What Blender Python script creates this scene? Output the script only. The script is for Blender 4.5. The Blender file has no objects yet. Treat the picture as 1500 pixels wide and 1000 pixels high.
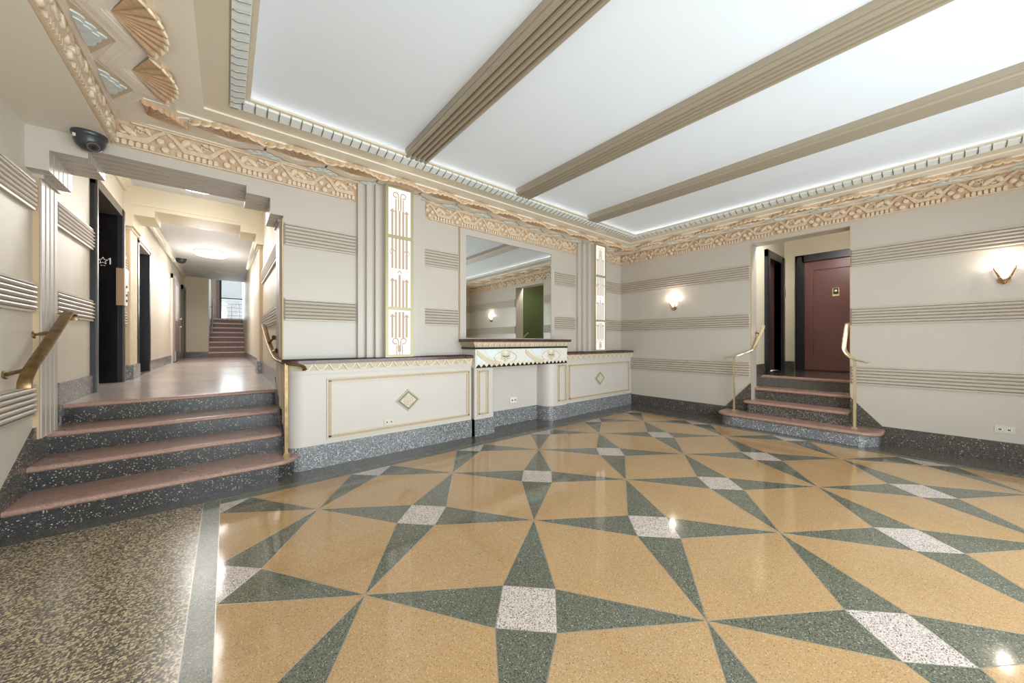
import bpy, bmesh, math, random
from mathutils import Vector, Matrix
random.seed(7)
PI = math.pi
SC = bpy.context.scene
COL = SC.collection

# ------------------------------------------------------------------ camera
cam = bpy.data.cameras.new('camera'); cam.sensor_width = 36.0
cam.lens = 510.43 / 1500 * 36.0; cam.clip_start = 0.03
co = bpy.data.objects.new('camera', cam); COL.objects.link(co)
co.location = (0, 0, 1.3202); co.rotation_euler = (PI / 2, 0, -0.6856)
SC.camera = co
# ------------------------------------------------------------------ world, light, exposure
wd = bpy.data.worlds.new('world'); SC.world = wd; wd.use_nodes = True
wd.node_tree.nodes['Background'].inputs[0].default_value = (0.86, 0.92, 1.0, 1)
wd.node_tree.nodes['Background'].inputs[1].default_value = 0.75
SC.view_settings.view_transform = 'Standard'; SC.view_settings.look = 'None'
SC.view_settings.gamma = 1.0; SC.view_settings.use_curve_mapping = False
SC.view_settings.exposure = 0.32

def area(name, loc, rot, sx, sy, power, col=(1, 1, 1)):
    l = bpy.data.lights.new(name, 'AREA'); l.shape = 'RECTANGLE'; l.size = sx; l.size_y = sy
    l.energy = power; l.color = col
    o = bpy.data.objects.new(name, l); COL.objects.link(o); o.location = loc; o.rotation_euler = rot
    return o
def point(name, loc, power, col=(1, .9, .78), r=.06):
    l = bpy.data.lights.new(name, 'POINT'); l.energy = power; l.color = col; l.shadow_soft_size = r
    o = bpy.data.objects.new(name, l); COL.objects.link(o); o.location = loc
    return o
# added daylight fill, unseen, outside the assumed entrance behind the camera
area('entrance_fill_light', (1.95, -2.15, 1.5), (-PI / 2 - .14, 0, PI), 5.8, 2.7, 415, (0.87, 0.94, 1.0))
# daylight outside the stair window at the end of the hall
area('stair_daylight', (0.1, 20.4, 3.6), (-PI / 2, 0, 0), 1.8, 2.4, 85, (0.92, 0.96, 1.0))

# ------------------------------------------------------------------ materials
def lin(c):
    return tuple(((v / 255) / 12.92 if v <= 10 else ((v / 255 + .055) / 1.055) ** 2.4) for v in c) + (1.0,)
def newmat(name):
    m = bpy.data.materials.new(name); m.use_nodes = True
    nt = m.node_tree; b = nt.nodes['Principled BSDF']
    return m, nt, b
def pbr(name, col, rough=.5, metal=0.0, var=0.0, scale=6.0, col2=None, bump=0.0, stretch=None, spec=None):
    m, nt, b = newmat(name)
    b.inputs['Base Color'].default_value = lin(col); b.inputs['Roughness'].default_value = rough
    b.inputs['Metallic'].default_value = metal
    if spec is not None: b.inputs['Specular IOR Level'].default_value = spec
    if var or col2 or bump:
        geo = nt.nodes.new('ShaderNodeNewGeometry'); n = nt.nodes.new('ShaderNodeTexNoise')
        n.inputs['Scale'].default_value = scale; n.inputs['Detail'].default_value = 5
        src = geo.outputs['Position']
        if stretch:
            mp = nt.nodes.new('ShaderNodeMapping'); mp.inputs['Scale'].default_value = stretch
            nt.links.new(src, mp.inputs['Vector']); src = mp.outputs['Vector']
        nt.links.new(src, n.inputs['Vector'])
        if var or col2:
            r = nt.nodes.new('ShaderNodeValToRGB')
            c1 = lin(col)
            c2 = lin(col2) if col2 else tuple(v * (1 - var) for v in c1[:3]) + (1,)
            r.color_ramp.elements[0].position = .35; r.color_ramp.elements[1].position = .65
            r.color_ramp.elements[0].color = c2; r.color_ramp.elements[1].color = c1
            nt.links.new(n.outputs['Fac'], r.inputs['Fac']); nt.links.new(r.outputs['Color'], b.inputs['Base Color'])
        if bump:
            bp = nt.nodes.new('ShaderNodeBump'); bp.inputs['Strength'].default_value = bump; bp.inputs['Distance'].default_value = .004
            nt.links.new(n.outputs['Fac'], bp.inputs['Height']); nt.links.new(bp.outputs['Normal'], b.inputs['Normal'])
    return m
def terrazzo(name, matrix, chips, scale, rough=.18, edge=.42, spec=.5):
    """chips: list of (colour, share of cells); the rest is matrix colour"""
    m, nt, b = newmat(name)
    geo = nt.nodes.new('ShaderNodeNewGeometry')
    vo = nt.nodes.new('ShaderNodeTexVoronoi'); vo.inputs['Scale'].default_value = scale
    nz = nt.nodes.new('ShaderNodeTexNoise'); nz.inputs['Scale'].default_value = scale * 1.3
    mx = nt.nodes.new('ShaderNodeVectorMath'); mx.operation = 'MULTIPLY_ADD'
    mx.inputs[1].default_value = (.35 / scale,) * 3
    nt.links.new(geo.outputs['Position'], nz.inputs['Vector'])
    nt.links.new(nz.outputs['Color'], mx.inputs[0]); nt.links.new(geo.outputs['Position'], mx.inputs[2])
    nt.links.new(mx.outputs[0], vo.inputs['Vector'])
    sp = nt.nodes.new('ShaderNodeSeparateColor'); nt.links.new(vo.outputs['Color'], sp.inputs[0])
    rp = nt.nodes.new('ShaderNodeValToRGB'); rp.color_ramp.interpolation = 'CONSTANT'
    els = rp.color_ramp.elements; pos = 0.0
    while len(els) > 1: els.remove(els[-1])
    els[0].position = 0; els[0].color = lin(chips[0][0]); pos = chips[0][1]
    for c, s in chips[1:]:
        e = els.new(pos); e.color = lin(c); pos += s
    if pos < .999:
        e = els.new(pos); e.color = lin(matrix)
    nt.links.new(sp.outputs[0], rp.inputs['Fac'])
    rg = nt.nodes.new('ShaderNodeMapRange'); rg.inputs['From Min'].default_value = edge; rg.inputs['From Max'].default_value = edge + .12
    nt.links.new(vo.outputs['Distance'], rg.inputs['Value'])
    mi = nt.nodes.new('ShaderNodeMix'); mi.data_type = 'RGBA'
    nt.links.new(rg.outputs[0], mi.inputs['Factor']); nt.links.new(rp.outputs['Color'], mi.inputs['A'])
    mi.inputs['B'].default_value = lin(matrix)
    big = nt.nodes.new('ShaderNodeTexNoise'); big.inputs['Scale'].default_value = 2.2; big.inputs['Detail'].default_value = 4
    nt.links.new(geo.outputs['Position'], big.inputs['Vector'])
    hs = nt.nodes.new('ShaderNodeHueSaturation'); mr = nt.nodes.new('ShaderNodeMapRange')
    mr.inputs['To Min'].default_value = .9; mr.inputs['To Max'].default_value = 1.1
    nt.links.new(big.outputs['Fac'], mr.inputs['Value']); nt.links.new(mr.outputs[0], hs.inputs['Value'])
    nt.links.new(mi.outputs['Result'], hs.inputs['Color']); nt.links.new(hs.outputs['Color'], b.inputs['Base Color'])
    rr = nt.nodes.new('ShaderNodeMapRange'); rr.inputs['To Min'].default_value = rough * .75; rr.inputs['To Max'].default_value = rough * 1.3
    nt.links.new(big.outputs['Fac'], rr.inputs['Value']); nt.links.new(rr.outputs[0], b.inputs['Roughness'])
    b.inputs['Specular IOR Level'].default_value = spec
    return m
def emit(name, col, strength):
    m, nt, b = newmat(name)
    b.inputs['Base Color'].default_value = (.02, .02, .02, 1)
    b.inputs['Emission Color'].default_value = lin(col); b.inputs['Emission Strength'].default_value = strength
    return m
def glass(name, tint=(1, 1, 1), gloss=.12):
    m = bpy.data.materials.new(name); m.use_nodes = True; nt = m.node_tree; nt.nodes.clear()
    o = nt.nodes.new('ShaderNodeOutputMaterial'); t = nt.nodes.new('ShaderNodeBsdfTransparent'); g = nt.nodes.new('ShaderNodeBsdfGlossy')
    t.inputs[0].default_value = tuple(tint) + (1,); g.inputs['Roughness'].default_value = .03
    x = nt.nodes.new('ShaderNodeMixShader'); x.inputs[0].default_value = gloss
    nt.links.new(t.outputs[0], x.inputs[1]); nt.links.new(g.outputs[0], x.inputs[2]); nt.links.new(x.outputs[0], o.inputs[0])
    return m

M = {}
M['wall'] = pbr('cream_wall_paint', (201, 191, 180), .34, var=.035, scale=1.6)
M['cream'] = pbr('pale_cream_counter_paint', (209, 200, 192), .4, var=.03, scale=2.0)
M['band'] = pbr('cream_band_paint', (194, 182, 168), .36)
M['hall'] = pbr('pale_yellow_wall_paint', (230, 219, 194), .5, var=.04, scale=1.3)
M['hall_gloss'] = pbr('pale_cream_gloss_paint', (226, 217, 202), .42, var=.05, scale=2.5, stretch=(3, 3, .4))
M['white'] = pbr('white_ceiling_paint', (232, 236, 242), .75)
M['hallceil'] = pbr('hall_ceiling_paint', (216, 218, 220), .6)
M['taupe'] = pbr('taupe_satin_cornice', (238, 228, 211), .34, metal=.12)
M['taupe2'] = pbr('taupe_satin_cornice_inner', (222, 209, 187), .34, metal=.15)
M['beam'] = pbr('brown_taupe_beam', (164, 150, 130), .4, metal=.12)
M['orn_base'] = pbr('tan_ornament_ground', (238, 228, 211), .5)
M['orn_pink'] = pbr('pinkish_cream_plaster', (244, 232, 218), .5, var=.05, scale=8)
M['shell'] = pbr('brown_stencilled_plaster', (214, 180, 146), .55, col2=(197, 160, 126), scale=24)
M['shell_rim'] = pbr('pale_gilt_rim', (230, 210, 178), .4)
M['drape'] = pbr('pale_blue_plaster', (228, 232, 230), .5, col2=(212, 221, 221), scale=26)
M['frieze'] = pbr('antiqued_frieze_plaster', (226, 204, 177), .45, col2=(214, 188, 157), scale=26)
M['frieze_hi'] = pbr('pale_relief_plaster', (232, 214, 191), .42, col2=(221, 199, 171), scale=34)
M['frieze_dk'] = pbr('brown_relief_ground', (210, 180, 149), .5, col2=(193, 160, 127), scale=30)
M['gilt'] = pbr('ochre_painted_edge', (202, 176, 140), .45)
M['mould'] = pbr('gilt_moulding', (198, 179, 152), .42, col2=(170, 149, 120), scale=70)
M['mould_l'] = pbr('pale_gilt_moulding', (214, 201, 178), .42)
M['cfrieze'] = pbr('tan_counter_frieze', (206, 191, 164), .5, col2=(194, 176, 146), scale=40)
M['cfrieze_l'] = pbr('pale_counter_relief', (228, 217, 196), .5)
M['green'] = pbr('green_painted_line', (116, 134, 108), .5)
M['maroon'] = pbr('maroon_marble', (104, 66, 64), .22, col2=(84, 50, 50), scale=14)
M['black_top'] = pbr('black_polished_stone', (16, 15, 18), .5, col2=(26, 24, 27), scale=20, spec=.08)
M['black'] = pbr('black_fillet', (30, 28, 34), .35)
M['paleblue'] = pbr('pale_blue_relief', (222, 230, 230), .5)
M['door_m'] = pbr('maroon_door_paint', (128, 84, 80), .3, var=.14, scale=1.6)
M['door_k'] = pbr('black_gloss_enamel', (16, 15, 19), .22, col2=(26, 22, 24), scale=9)
M['frame_k'] = pbr('black_frame_enamel', (34, 34, 38), .3)
M['frame_g'] = pbr('dark_grey_frame', (92, 86, 80), .35)
M['mauve'] = pbr('mauve_paint', (150, 128, 132), .4)
M['brass'] = pbr('worn_brass', (150, 126, 88), .34, metal=.85, col2=(122, 98, 64), scale=18)
M['brass_l'] = pbr('polished_brass', (222, 205, 166), .25, metal=.7)
M['bronze'] = pbr('antique_bronze', (166, 132, 98), .35, metal=.7)
M['olive'] = pbr('olive_gilt_frame', (178, 168, 132), .4, metal=.25)
M['mirror'] = pbr('silvered_glass', (225, 228, 226), .008, metal=1.0)
M['plastic_w'] = pbr('white_plastic', (232, 228, 220), .35)
M['plastic_c'] = pbr('cream_plastic', (212, 203, 190), .4)
M['plastic_k'] = pbr('charcoal_plastic', (58, 60, 64), .3)
M['dark'] = pbr('dark_slot', (24, 22, 22), .5)
M['chrome'] = pbr('grey_metal', (150, 150, 152), .3, metal=.8)
M['steel'] = pbr('brushed_bronze_plate', (190, 150, 118), .35, metal=.5)
M['glassblock'] = pbr('frosted_glass_block', (226, 228, 224), .2)
M['clip'] = pbr('steel_clip', (120, 124, 122), .35, metal=.6)
M['divider'] = pbr('zinc_divider_strip', (168, 166, 160), .3, metal=.5)
M['greenwall'] = pbr('olive_green_wall', (104, 118, 78), .45)
M['stairlino'] = pbr('mauve_stair_riser', (168, 134, 130), .5, col2=(150, 118, 114), scale=12)
M['nosing'] = pbr('pale_stair_nosing', (226, 208, 200), .35)
M['t_yellow'] = terrazzo('terrazzo_ochre', (184, 150, 108), [((208, 182, 146), .12), ((162, 126, 84), .18), ((192, 160, 118), .3), ((118, 92, 66), .03)], 200, .075)
M['t_green'] = terrazzo('terrazzo_green', (108, 110, 96), [((46, 48, 44), .3), ((140, 140, 124), .14), ((86, 89, 77), .24), ((188, 186, 172), .05)], 190, .075)
M['t_green_rough'] = terrazzo('terrazzo_green_rough', (112, 114, 100), [((52, 54, 50), .3), ((144, 144, 128), .14), ((90, 93, 81), .24), ((188, 186, 172), .05)], 190, .27)  # rougher, slightly paler border terrazzo, blurs the hall lamps' reflections
M['t_white'] = terrazzo('terrazzo_white', (206, 192, 185), [((46, 39, 39), .32), ((120, 104, 100), .08), ((236, 224, 218), .3)], 200, .075)
M['t_dark'] = terrazzo('terrazzo_dark', (96, 92, 86), [((64, 62, 60), .3), ((136, 128, 116), .1), ((112, 106, 98), .24), ((164, 154, 138), .04)], 150, .075)
M['t_left'] = terrazzo('terrazzo_tan_black', (108, 98, 86), [((76, 70, 64), .27), ((204, 186, 152), .28), ((170, 152, 122), .22), ((122, 110, 96), .2)], 115, .2, edge=.6)
M['t_riser'] = terrazzo('terrazzo_black_riser', (58, 57, 58), [((46, 46, 48), .42), ((168, 152, 124), .10), ((80, 78, 77), .26), ((206, 192, 164), .03)], 110, .2)
M['t_tread'] = terrazzo('terrazzo_rose_tread', (168, 134, 120), [((150, 116, 102), .3), ((192, 164, 150), .18), ((126, 96, 84), .12)], 170, .28)
M['t_base'] = terrazzo('terrazzo_grey_base', (128, 128, 130), [((70, 70, 74), .22), ((186, 186, 186), .22), ((100, 100, 104), .26), ((222, 222, 220), .06)], 90, .22)
M['t_based'] = terrazzo('terrazzo_dark_base', (84, 79, 74), [((54, 51, 50), .34), ((150, 140, 126), .2), ((104, 98, 90), .22), ((186, 174, 156), .04)], 90, .22)
M['t_hall'] = terrazzo('terrazzo_hall_floor', (196, 184, 178), [((172, 158, 152), .3), ((212, 202, 196), .26), ((146, 132, 126), .1)], 130, .2)
M['lampw'] = emit('lit_opal_glass', (255, 250, 240), 6.0)
M['sconce_lit'] = emit('lit_sconce_glass', (255, 246, 232), 3.0)
M['pane_lit'] = emit('lit_etched_pane', (255, 252, 248), 1.05)
M['etch'] = emit('lit_etching', (226, 192, 160), .62)
M['relief_w'] = pbr('off_white_relief_ground', (228, 223, 214), .5)
M['relief_t'] = pbr('light_tan_relief', (214, 200, 174), .5)
M['soffit'] = pbr('beige_soffit_paint', (234, 224, 208), .5)
M['tri'] = pbr('tan_triangle_ground', (208, 190, 162), .5)
M['cove'] = emit('added_cove_light', (228, 239, 255), 7.5)
M['glass'] = glass('clear_glass', (.96, .98, .97), .1)
M['paper'] = pbr('printed_notice', (214, 214, 214), .5, var=.35, scale=60)

# ------------------------------------------------------------------ mesh helpers
class MB:
    def __init__(s): s.v = []; s.f = []
    def add(s, vs, fs):
        n = len(s.v); s.v += [tuple(p) for p in vs]; s.f += [tuple(i + n for i in f) for f in fs]; return s
    def box(s, x0, x1, y0, y1, z0, z1):
        vs = [(x, y, z) for z in (z0, z1) for y in (y0, y1) for x in (x0, x1)]
        return s.add(vs, [(0, 2, 3, 1), (4, 5, 7, 6), (0, 1, 5, 4), (2, 6, 7, 3), (0, 4, 6, 2), (1, 3, 7, 5)])
    def prism(s, poly, lo, hi, fn):
        n = len(poly)
        vs = [fn(a, b, lo) for a, b in poly] + [fn(a, b, hi) for a, b in poly]
        fs = [tuple(range(n)), tuple(range(2 * n - 1, n - 1, -1))] + [(i, (i + 1) % n, n + (i + 1) % n, n + i) for i in range(n)]
        return s.add(vs, fs)
    def loft(s, rings, caps=True, closed=True):
        n = len(rings[0]); vs = [p for r in rings for p in r]; fs = []
        for k in range(len(rings) - 1):
            for i in range(n if closed else n - 1):
                j = (i + 1) % n
                fs.append((k * n + i, k * n + j, (k + 1) * n + j, (k + 1) * n + i))
        if caps and closed:
            fs += [tuple(range(n - 1, -1, -1)), tuple((len(rings) - 1) * n + i for i in range(n))]
        return s.add(vs, fs)
    def tube(s, path, r, n=8):
        path = [Vector(p) for p in path]; rings = []
        for i, p in enumerate(path):
            t = (path[min(i + 1, len(path) - 1)] - path[max(i - 1, 0)]).normalized()
            a = t.cross(Vector((0, 0, 1)) if abs(t.z) < .9 else Vector((1, 0, 0))).normalized(); b = t.cross(a)
            rr = r[i] if isinstance(r, (list, tuple)) else r
            rings.append([p + (a * math.cos(q) + b * math.sin(q)) * rr for q in [2 * PI * k / n for k in range(n)]])
        return s.loft(rings)
    def sweep(s, path, w, t, side=None):
        """flat bar: width w sideways, thickness t"""
        path = [Vector(p) for p in path]; rings = []
        for i, p in enumerate(path):
            d = (path[min(i + 1, len(path) - 1)] - path[max(i - 1, 0)]).normalized()
            a = d.cross(Vector((0, 0, 1)))
            if a.length < .05: a = Vector(side or (1, 0, 0))
            a.normalize(); b = a.cross(d).normalized()
            prof = [(-.5, -.35), (-.35, -.5), (.35, -.5), (.5, -.35), (.5, .3), (.3, .5), (-.3, .5), (-.5, .3)]
            rings.append([p + a * (u * w) + b * (q * t) for u, q in prof])
        return s.loft(rings)
    def lathe(s, prof, c, n=20, axis='z'):
        rings = []
        for r, h in prof:
            ring = []
            for k in range(n):
                a = 2 * PI * k / n; x, y = r * math.cos(a), r * math.sin(a)
                ring.append({'z': (c[0] + x, c[1] + y, c[2] + h), 'x': (c[0] + h, c[1] + x, c[2] + y), 'y': (c[0] + x, c[1] + h, c[2] + y)}[axis])
            rings.append(ring)
        return s.loft(rings)
    def mesh(s, name, smooth=False):
        me = bpy.data.meshes.new(name); me.from_pydata(s.v, [], s.f)
        bm = bmesh.new(); bm.from_mesh(me)
        bmesh.ops.recalc_face_normals(bm, faces=bm.faces)
        if smooth:
            for f in bm.faces: f.smooth = True
            for e in bm.edges:
                if len(e.link_faces) == 2 and e.calc_face_angle(0) > .7: e.smooth = False
        bm.to_mesh(me); bm.free()
        return me
    def obj(s, name, mat, parent=None, smooth=False, loc=None):
        me = s.mesh(name, smooth); me.materials.append(M[mat]); return link(name, me, parent, loc)
def wloc(o):
    l = Vector((0, 0, 0))
    while o: l = l + Vector(o.location); o = o.parent
    return l
def link(name, me, parent=None, loc=None):
    """loc None: mesh is in world coordinates"""
    o = bpy.data.objects.new(name, me); COL.objects.link(o)
    w = Vector(loc) if loc is not None else Vector((0, 0, 0))
    if parent is not None:
        o.parent = parent; o.location = w - wloc(parent)
    else: o.location = w
    return o
def place(name, me, parent, loc, rot=(0, 0, 0)):
    o = link(name, me, parent, loc); o.rotation_euler = rot; return o
def struct(o): o['kind'] = 'structure'; return o
def sempty(name, loc=(0, 0, 0)): return struct(bempty(name, loc))
def bempty(name, loc, parent=None):
    o = bpy.data.objects.new(name, None); COL.objects.link(o); o.empty_display_size = .1
    if parent is not None: o.parent = parent; o.location = Vector(loc) - wloc(parent)
    else: o.location = loc
    return o
def tag(o, label, cat, group=None):
    o['label'] = label; o['category'] = cat
    if group: o['group'] = group
    return o
def thing(name, loc, label, cat, group=None): return tag(bempty(name, loc), label, cat, group)
def bx(name, b, mat, parent=None): return MB().box(*b).obj(name, mat, parent)
XYZ = lambda a, b, t: (a, b, t)            # polygon in plan
XZ = lambda a, b, t: (a, t, b)             # polygon in front elevation, extruded in Y
YZ = lambda a, b, t: (t, a, b)             # polygon in side elevation, extruded in X
def arc(cx, cy, r, a0, a1, n=8):
    return [(cx + r * math.cos(a0 + (a1 - a0) * k / n), cy + r * math.sin(a0 + (a1 - a0) * k / n)) for k in range(n + 1)]

# ------------------------------------------------------------------ main dimensions
XR, YB, XL, XF = 6.62, 4.36, -1.18, -.745      # right wall, back wall, left wall, left frieze plane
YR, ZF0, ZF1 = -1.75, 2.965, 3.19              # rear wall, frieze
S, GX, GY = 1.2, .557, 1.892                   # floor lattice
RZ = .186; HZ = 4 * RZ                         # riser, raised floor level
HXR = .50; HC = 3.65                           # hall right wall, hall ceiling
SIDE = {'back': lambda u, v, z: (u, YB - v, z), 'right': lambda u, v, z: (XR - v, u, z),
        'left': lambda u, v, z: (XF + v, u, z), 'rear': lambda u, v, z: (u, YR + v, z),
        'leftwall': lambda u, v, z: (XL + v, u, z), 'hallright': lambda u, v, z: (HXR - v, u, z)}
BANDS = [(2.34, 2.57), (1.545, 1.775), (.742, .985)]

def rib_band(parent, side, u0, u1, z0, z1, mat='band', depth=.032):
    fn = SIDE[side]; fil = .02; n = 5; h = (z1 - z0 - 2 * fil) / n
    prof = [(0, z0), (depth * .8, z0), (depth * .8, z0 + fil * .85), (depth * .25, z0 + fil)]
    for k in range(n):
        for q in range(1, 6):
            a = PI * q / 6
            prof.append((depth * .25 + depth * .85 * math.sin(a), z0 + fil + h * (k + .5 - .5 * math.cos(a))))
        prof.append((depth * .25, z0 + fil + h * (k + 1)))
    prof += [(depth * .8, z1 - fil * .85), (depth * .8, z1), (0, z1)]
    rings = []
    for u, sc in ((u0, .55), (u0 + .012, 1), (u1 - .012, 1), (u1, .55)):
        rings.append([fn(u, v * sc, z) for v, z in prof])
    return MB().loft(rings).obj('rib_band', mat, parent, smooth=False)

# ================================================================== STRUCTURE
# ---- floor
floor = struct(bx('floor', (XL - .4, 7.2, YR - 1.2, 5.2, -.15, -.0006), 'divider'))
def clip(poly, x0, x1, y0, y1):
    def cut(pl, ins, ix):
        out = []
        for k in range(len(pl)):
            a, b = pl[k], pl[(k + 1) % len(pl)]
            if ins(a): out.append(a)
            if ins(a) != ins(b): out.append(ix(a, b))
        return out
    for ax, val, sg in ((0, x0, 1), (0, x1, -1), (1, y0, 1), (1, y1, -1)):
        if not poly: return []
        ins = lambda p, ax=ax, val=val, sg=sg: sg * (p[ax] - val) >= -1e-9
        def ix(a, b, ax=ax, val=val):
            t = (val - a[ax]) / (b[ax] - a[ax]); return (a[0] + t * (b[0] - a[0]), a[1] + t * (b[1] - a[1]))
        poly = cut(poly, ins, ix)
    out = []
    for p in poly:
        if not out or (abs(p[0] - out[-1][0]) + abs(p[1] - out[-1][1])) > 1e-6: out.append(p)
    if len(out) > 1 and abs(out[0][0] - out[-1][0]) + abs(out[0][1] - out[-1][1]) < 1e-6: out.pop()
    return out
def inset(poly, d):
    ar = sum(poly[k][0] * poly[(k + 1) % len(poly)][1] - poly[(k + 1) % len(poly)][0] * poly[k][1] for k in range(len(poly)))
    if ar < 0: poly = poly[::-1]
    n = len(poly); L = []
    for k in range(n):
        a, b = Vector(poly[k]), Vector(poly[(k + 1) % n]); t = (b - a).normalized(); nn = Vector((-t.y, t.x))
        L.append((a + nn * d, t))
    out = []
    for k in range(n):
        p, t = L[k - 1]; q, u = L[k]; den = t.x * u.y - t.y * u.x
        if abs(den) < 1e-6: out.append((q.x, q.y)); continue
        s_ = ((q.x - p.x) * u.y - (q.y - p.y) * u.x) / den
        out.append((p.x + t.x * s_, p.y + t.y * s_))
    return out
def floor_piece(name, poly, mat, gap=.0022, parent=floor):
    MB().prism(inset(poly, gap), -.006, 0, XYZ).obj(name, mat, parent)
FX0, FX1, FY0, FY1 = GX - .5 * S, GX + 4.5 * S, GY - 2.5 * S, GY + 1.5 * S
hh = 1 / 6
def W(i, j): return (GX + i * S, GY + j * S)
def fp(name, pts, mat):
    p = clip([W(*q) for q in pts], FX0, FX1, FY0, FY1)
    if len(p) >= 3:
        ar = abs(sum(p[k][0] * p[(k + 1) % len(p)][1] - p[(k + 1) % len(p)][0] * p[k][1] for k in range(len(p)))) / 2
        if ar > .004: floor_piece(name, p, mat)
for a in range(-1, 5):
    for b in range(-3, 2):
        cx, cy = a + .5, b + .5
        E_, N_, W_, S_ = (cx + hh, cy), (cx, cy + hh), (cx - hh, cy), (cx, cy - hh)
        fp('white_terrazzo_square', [E_, N_, W_, S_], 't_white')
        for p, q, nx, ny in ((E_, N_, a + 1, b + 1), (N_, W_, a, b + 1), (W_, S_, a, b), (S_, E_, a + 1, b)):
            if 0 <= nx <= 4 and -2 <= ny <= 1: fp('green_terrazzo_wedge', [p, (nx, ny), q], 't_green')
for i in range(-1, 5):
    for j in range(-3, 2):
        if -2 <= j <= 1: fp('ochre_terrazzo_panel', [(i, j), (i + .5, j - .5 + hh), (i + 1, j), (i + .5, j + .5 - hh)], 't_yellow')
        if 0 <= i <= 4: fp('ochre_terrazzo_panel', [(i, j), (i + .5 - hh, j + .5), (i, j + 1), (i - .5 + hh, j + .5)], 't_yellow')
gw = .105
for nm, b in (('green_terrazzo_border', (FX0 - gw, FX0, FY0 - gw, FY1 + gw)), ('green_terrazzo_border', (FX1, FX1 + gw, FY0 - gw, FY1 + gw)),
              ('green_terrazzo_border', (FX0, FX1, FY1, FY1 + gw)), ('green_terrazzo_border', (FX0, FX1, FY0 - gw, FY0))):
    floor_piece(nm, [(b[0], b[2]), (b[1], b[2]), (b[1], b[3]), (b[0], b[3])], 't_green_rough')
def rect(nm, x0, x1, y0, y1, m): floor_piece(nm, [(x0, y0), (x1, y0), (x1, y1), (x0, y1)], m)
rect('tan_terrazzo_panel', -.69, FX0 - gw, YR, 3.80, 't_left')
rect('tan_terrazzo_panel', XL, -.69, YR, 3.80, 't_left')
rect('dark_terrazzo_border', XL, XR, 3.80, 4.40, 't_dark')
rect('dark_terrazzo_border', FX1 + gw, XR, YR, 3.80, 't_dark')
rect('dark_terrazzo_border', FX0 - gw, FX1 + gw, YR, FY0 - gw, 't_dark')

# ---- ceiling with fluted beams
ceil = struct(bx('ceiling', (XL - .2, XR + .2, YR - .2, YB + .1, 3.315, 3.45), 'white'))
for bxc in (1.555, 3.05, 4.52):
    bm_ = MB().box(bxc - .125, bxc + .125, YR + .86, YB - .86, 3.258, 3.32).obj('ceiling_beam', 'beam', ceil)
    for k in range(5):
        x = bxc - .1 + k * .05
        poly = [(x - .020, 3.262), (x - .0185, 3.246), (x - .012, 3.234), (x, 3.229), (x + .012, 3.234), (x + .0185, 3.246), (x + .020, 3.262)]
        MB().prism(poly, YR + .86, YB - .86, XZ).obj('ridge', 'beam', bm_)
# ---- left soffit (dropped ceiling over the aisle)
sof = struct(bx('ceiling_soffit', (XL, XF, YR, YB, ZF0, 3.3), 'soffit'))

# ---- cornices (trim_1 back, trim_2 right, trim_3 left, trim_4 rear)
ULIM = {'back': (XF, XR), 'right': (YR, YB), 'left': (YR, YB), 'rear': (XF, XR)}
def strip(side, v0, v1, z0, z1, zb=None):
    fn = SIDE[side]; u0, u1 = ULIM[side]
    zb = z0 if zb is None else zb
    vs = [fn(u0 + v0, v0, z0), fn(u1 - v0, v0, z0), fn(u1 - v1, v1, zb), fn(u0 + v1, v1, zb),
          fn(u0 + v0, v0, z1), fn(u1 - v0, v0, z1), fn(u1 - v1, v1, z1), fn(u0 + v1, v1, z1)]
    return MB().add(vs, [(0, 1, 2, 3), (7, 6, 5, 4), (0, 1, 5, 4), (1, 2, 6, 5), (2, 3, 7, 6), (3, 0, 4, 7)])
def orient(side):
    # local frame: x along wall (u), y inward (v), z up  -> rotation, mirrored flags
    return {'back': (0, 0, 1.0), 'right': None, 'left': None, 'rear': None}[side]
# ornament meshes are built per side in local (u, v, z) and mapped through SIDE
def rim_r(th):
    lo, hi = 0.0, .34
    for _ in range(30):
        r = (lo + hi) / 2
        if .235 + r * math.cos(th) < .362 + .10 * (1 - (r * math.sin(th) / .276) ** 2): lo = r
        else: hi = r
    return lo
HALF = math.atan2(.276, .127)
def fan_mesh(fn, half=HALF, n=8, lim=.335):
    """scallop fan, apex at (0,.24), opens towards v+; z hangs below 3.19"""
    ap = (0, .235)
    vs = []; fs = []; rim = []
    rows = 5
    cols = n * 4
    for c in range(cols + 1):
        th = -half + 2 * half * c / cols
        ph = (c % 4) / 4.0
        lob = math.sin(PI * ph) if c % 4 else 0
        rmax = min(rim_r(th), lim) * (.95 + .05 * lob)
        for r in range(rows + 1):
            rr = rmax * r / rows
            z = 3.19 - .005 - (.026 + .02 * lob) * (r / rows) ** .8
            vs.append(fn(ap[0] + rr * math.sin(th), ap[1] + rr * math.cos(th), z))
    for c in range(cols):
        for r in range(rows):
            a = c * (rows + 1) + r; b = a + rows + 1
            fs.append((a, a + 1, b + 1, b))
    nv = len(vs)
    for c in range(cols + 1):                      # rim returns up to the ground
        th = -half + 2 * half * c / cols
        x = vs[c * (rows + 1) + rows]; vs.append((x[0], x[1], 3.192))
    for c in range(cols):
        a = c * (rows + 1) + rows; b = a + rows + 1
        fs.append((a, nv + c, nv + c + 1, b))
    m = MB().add(vs, fs)
    return m
def rim_mesh(fn, n=8):
    ap = (0, .235); half = HALF; m = MB(); cols = n * 4; path = []
    for c in range(cols + 1):
        th = -half + 2 * half * c / cols; lob = math.sin(PI * (c % 4) / 4)
        rmax = rim_r(th) * (.955 + .055 * lob)
        path.append(fn(rmax * math.sin(th), ap[1] + rmax * math.cos(th), 3.19 - .026 - .02 * lob))
    return m.tube(path, .011, 5)
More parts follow.
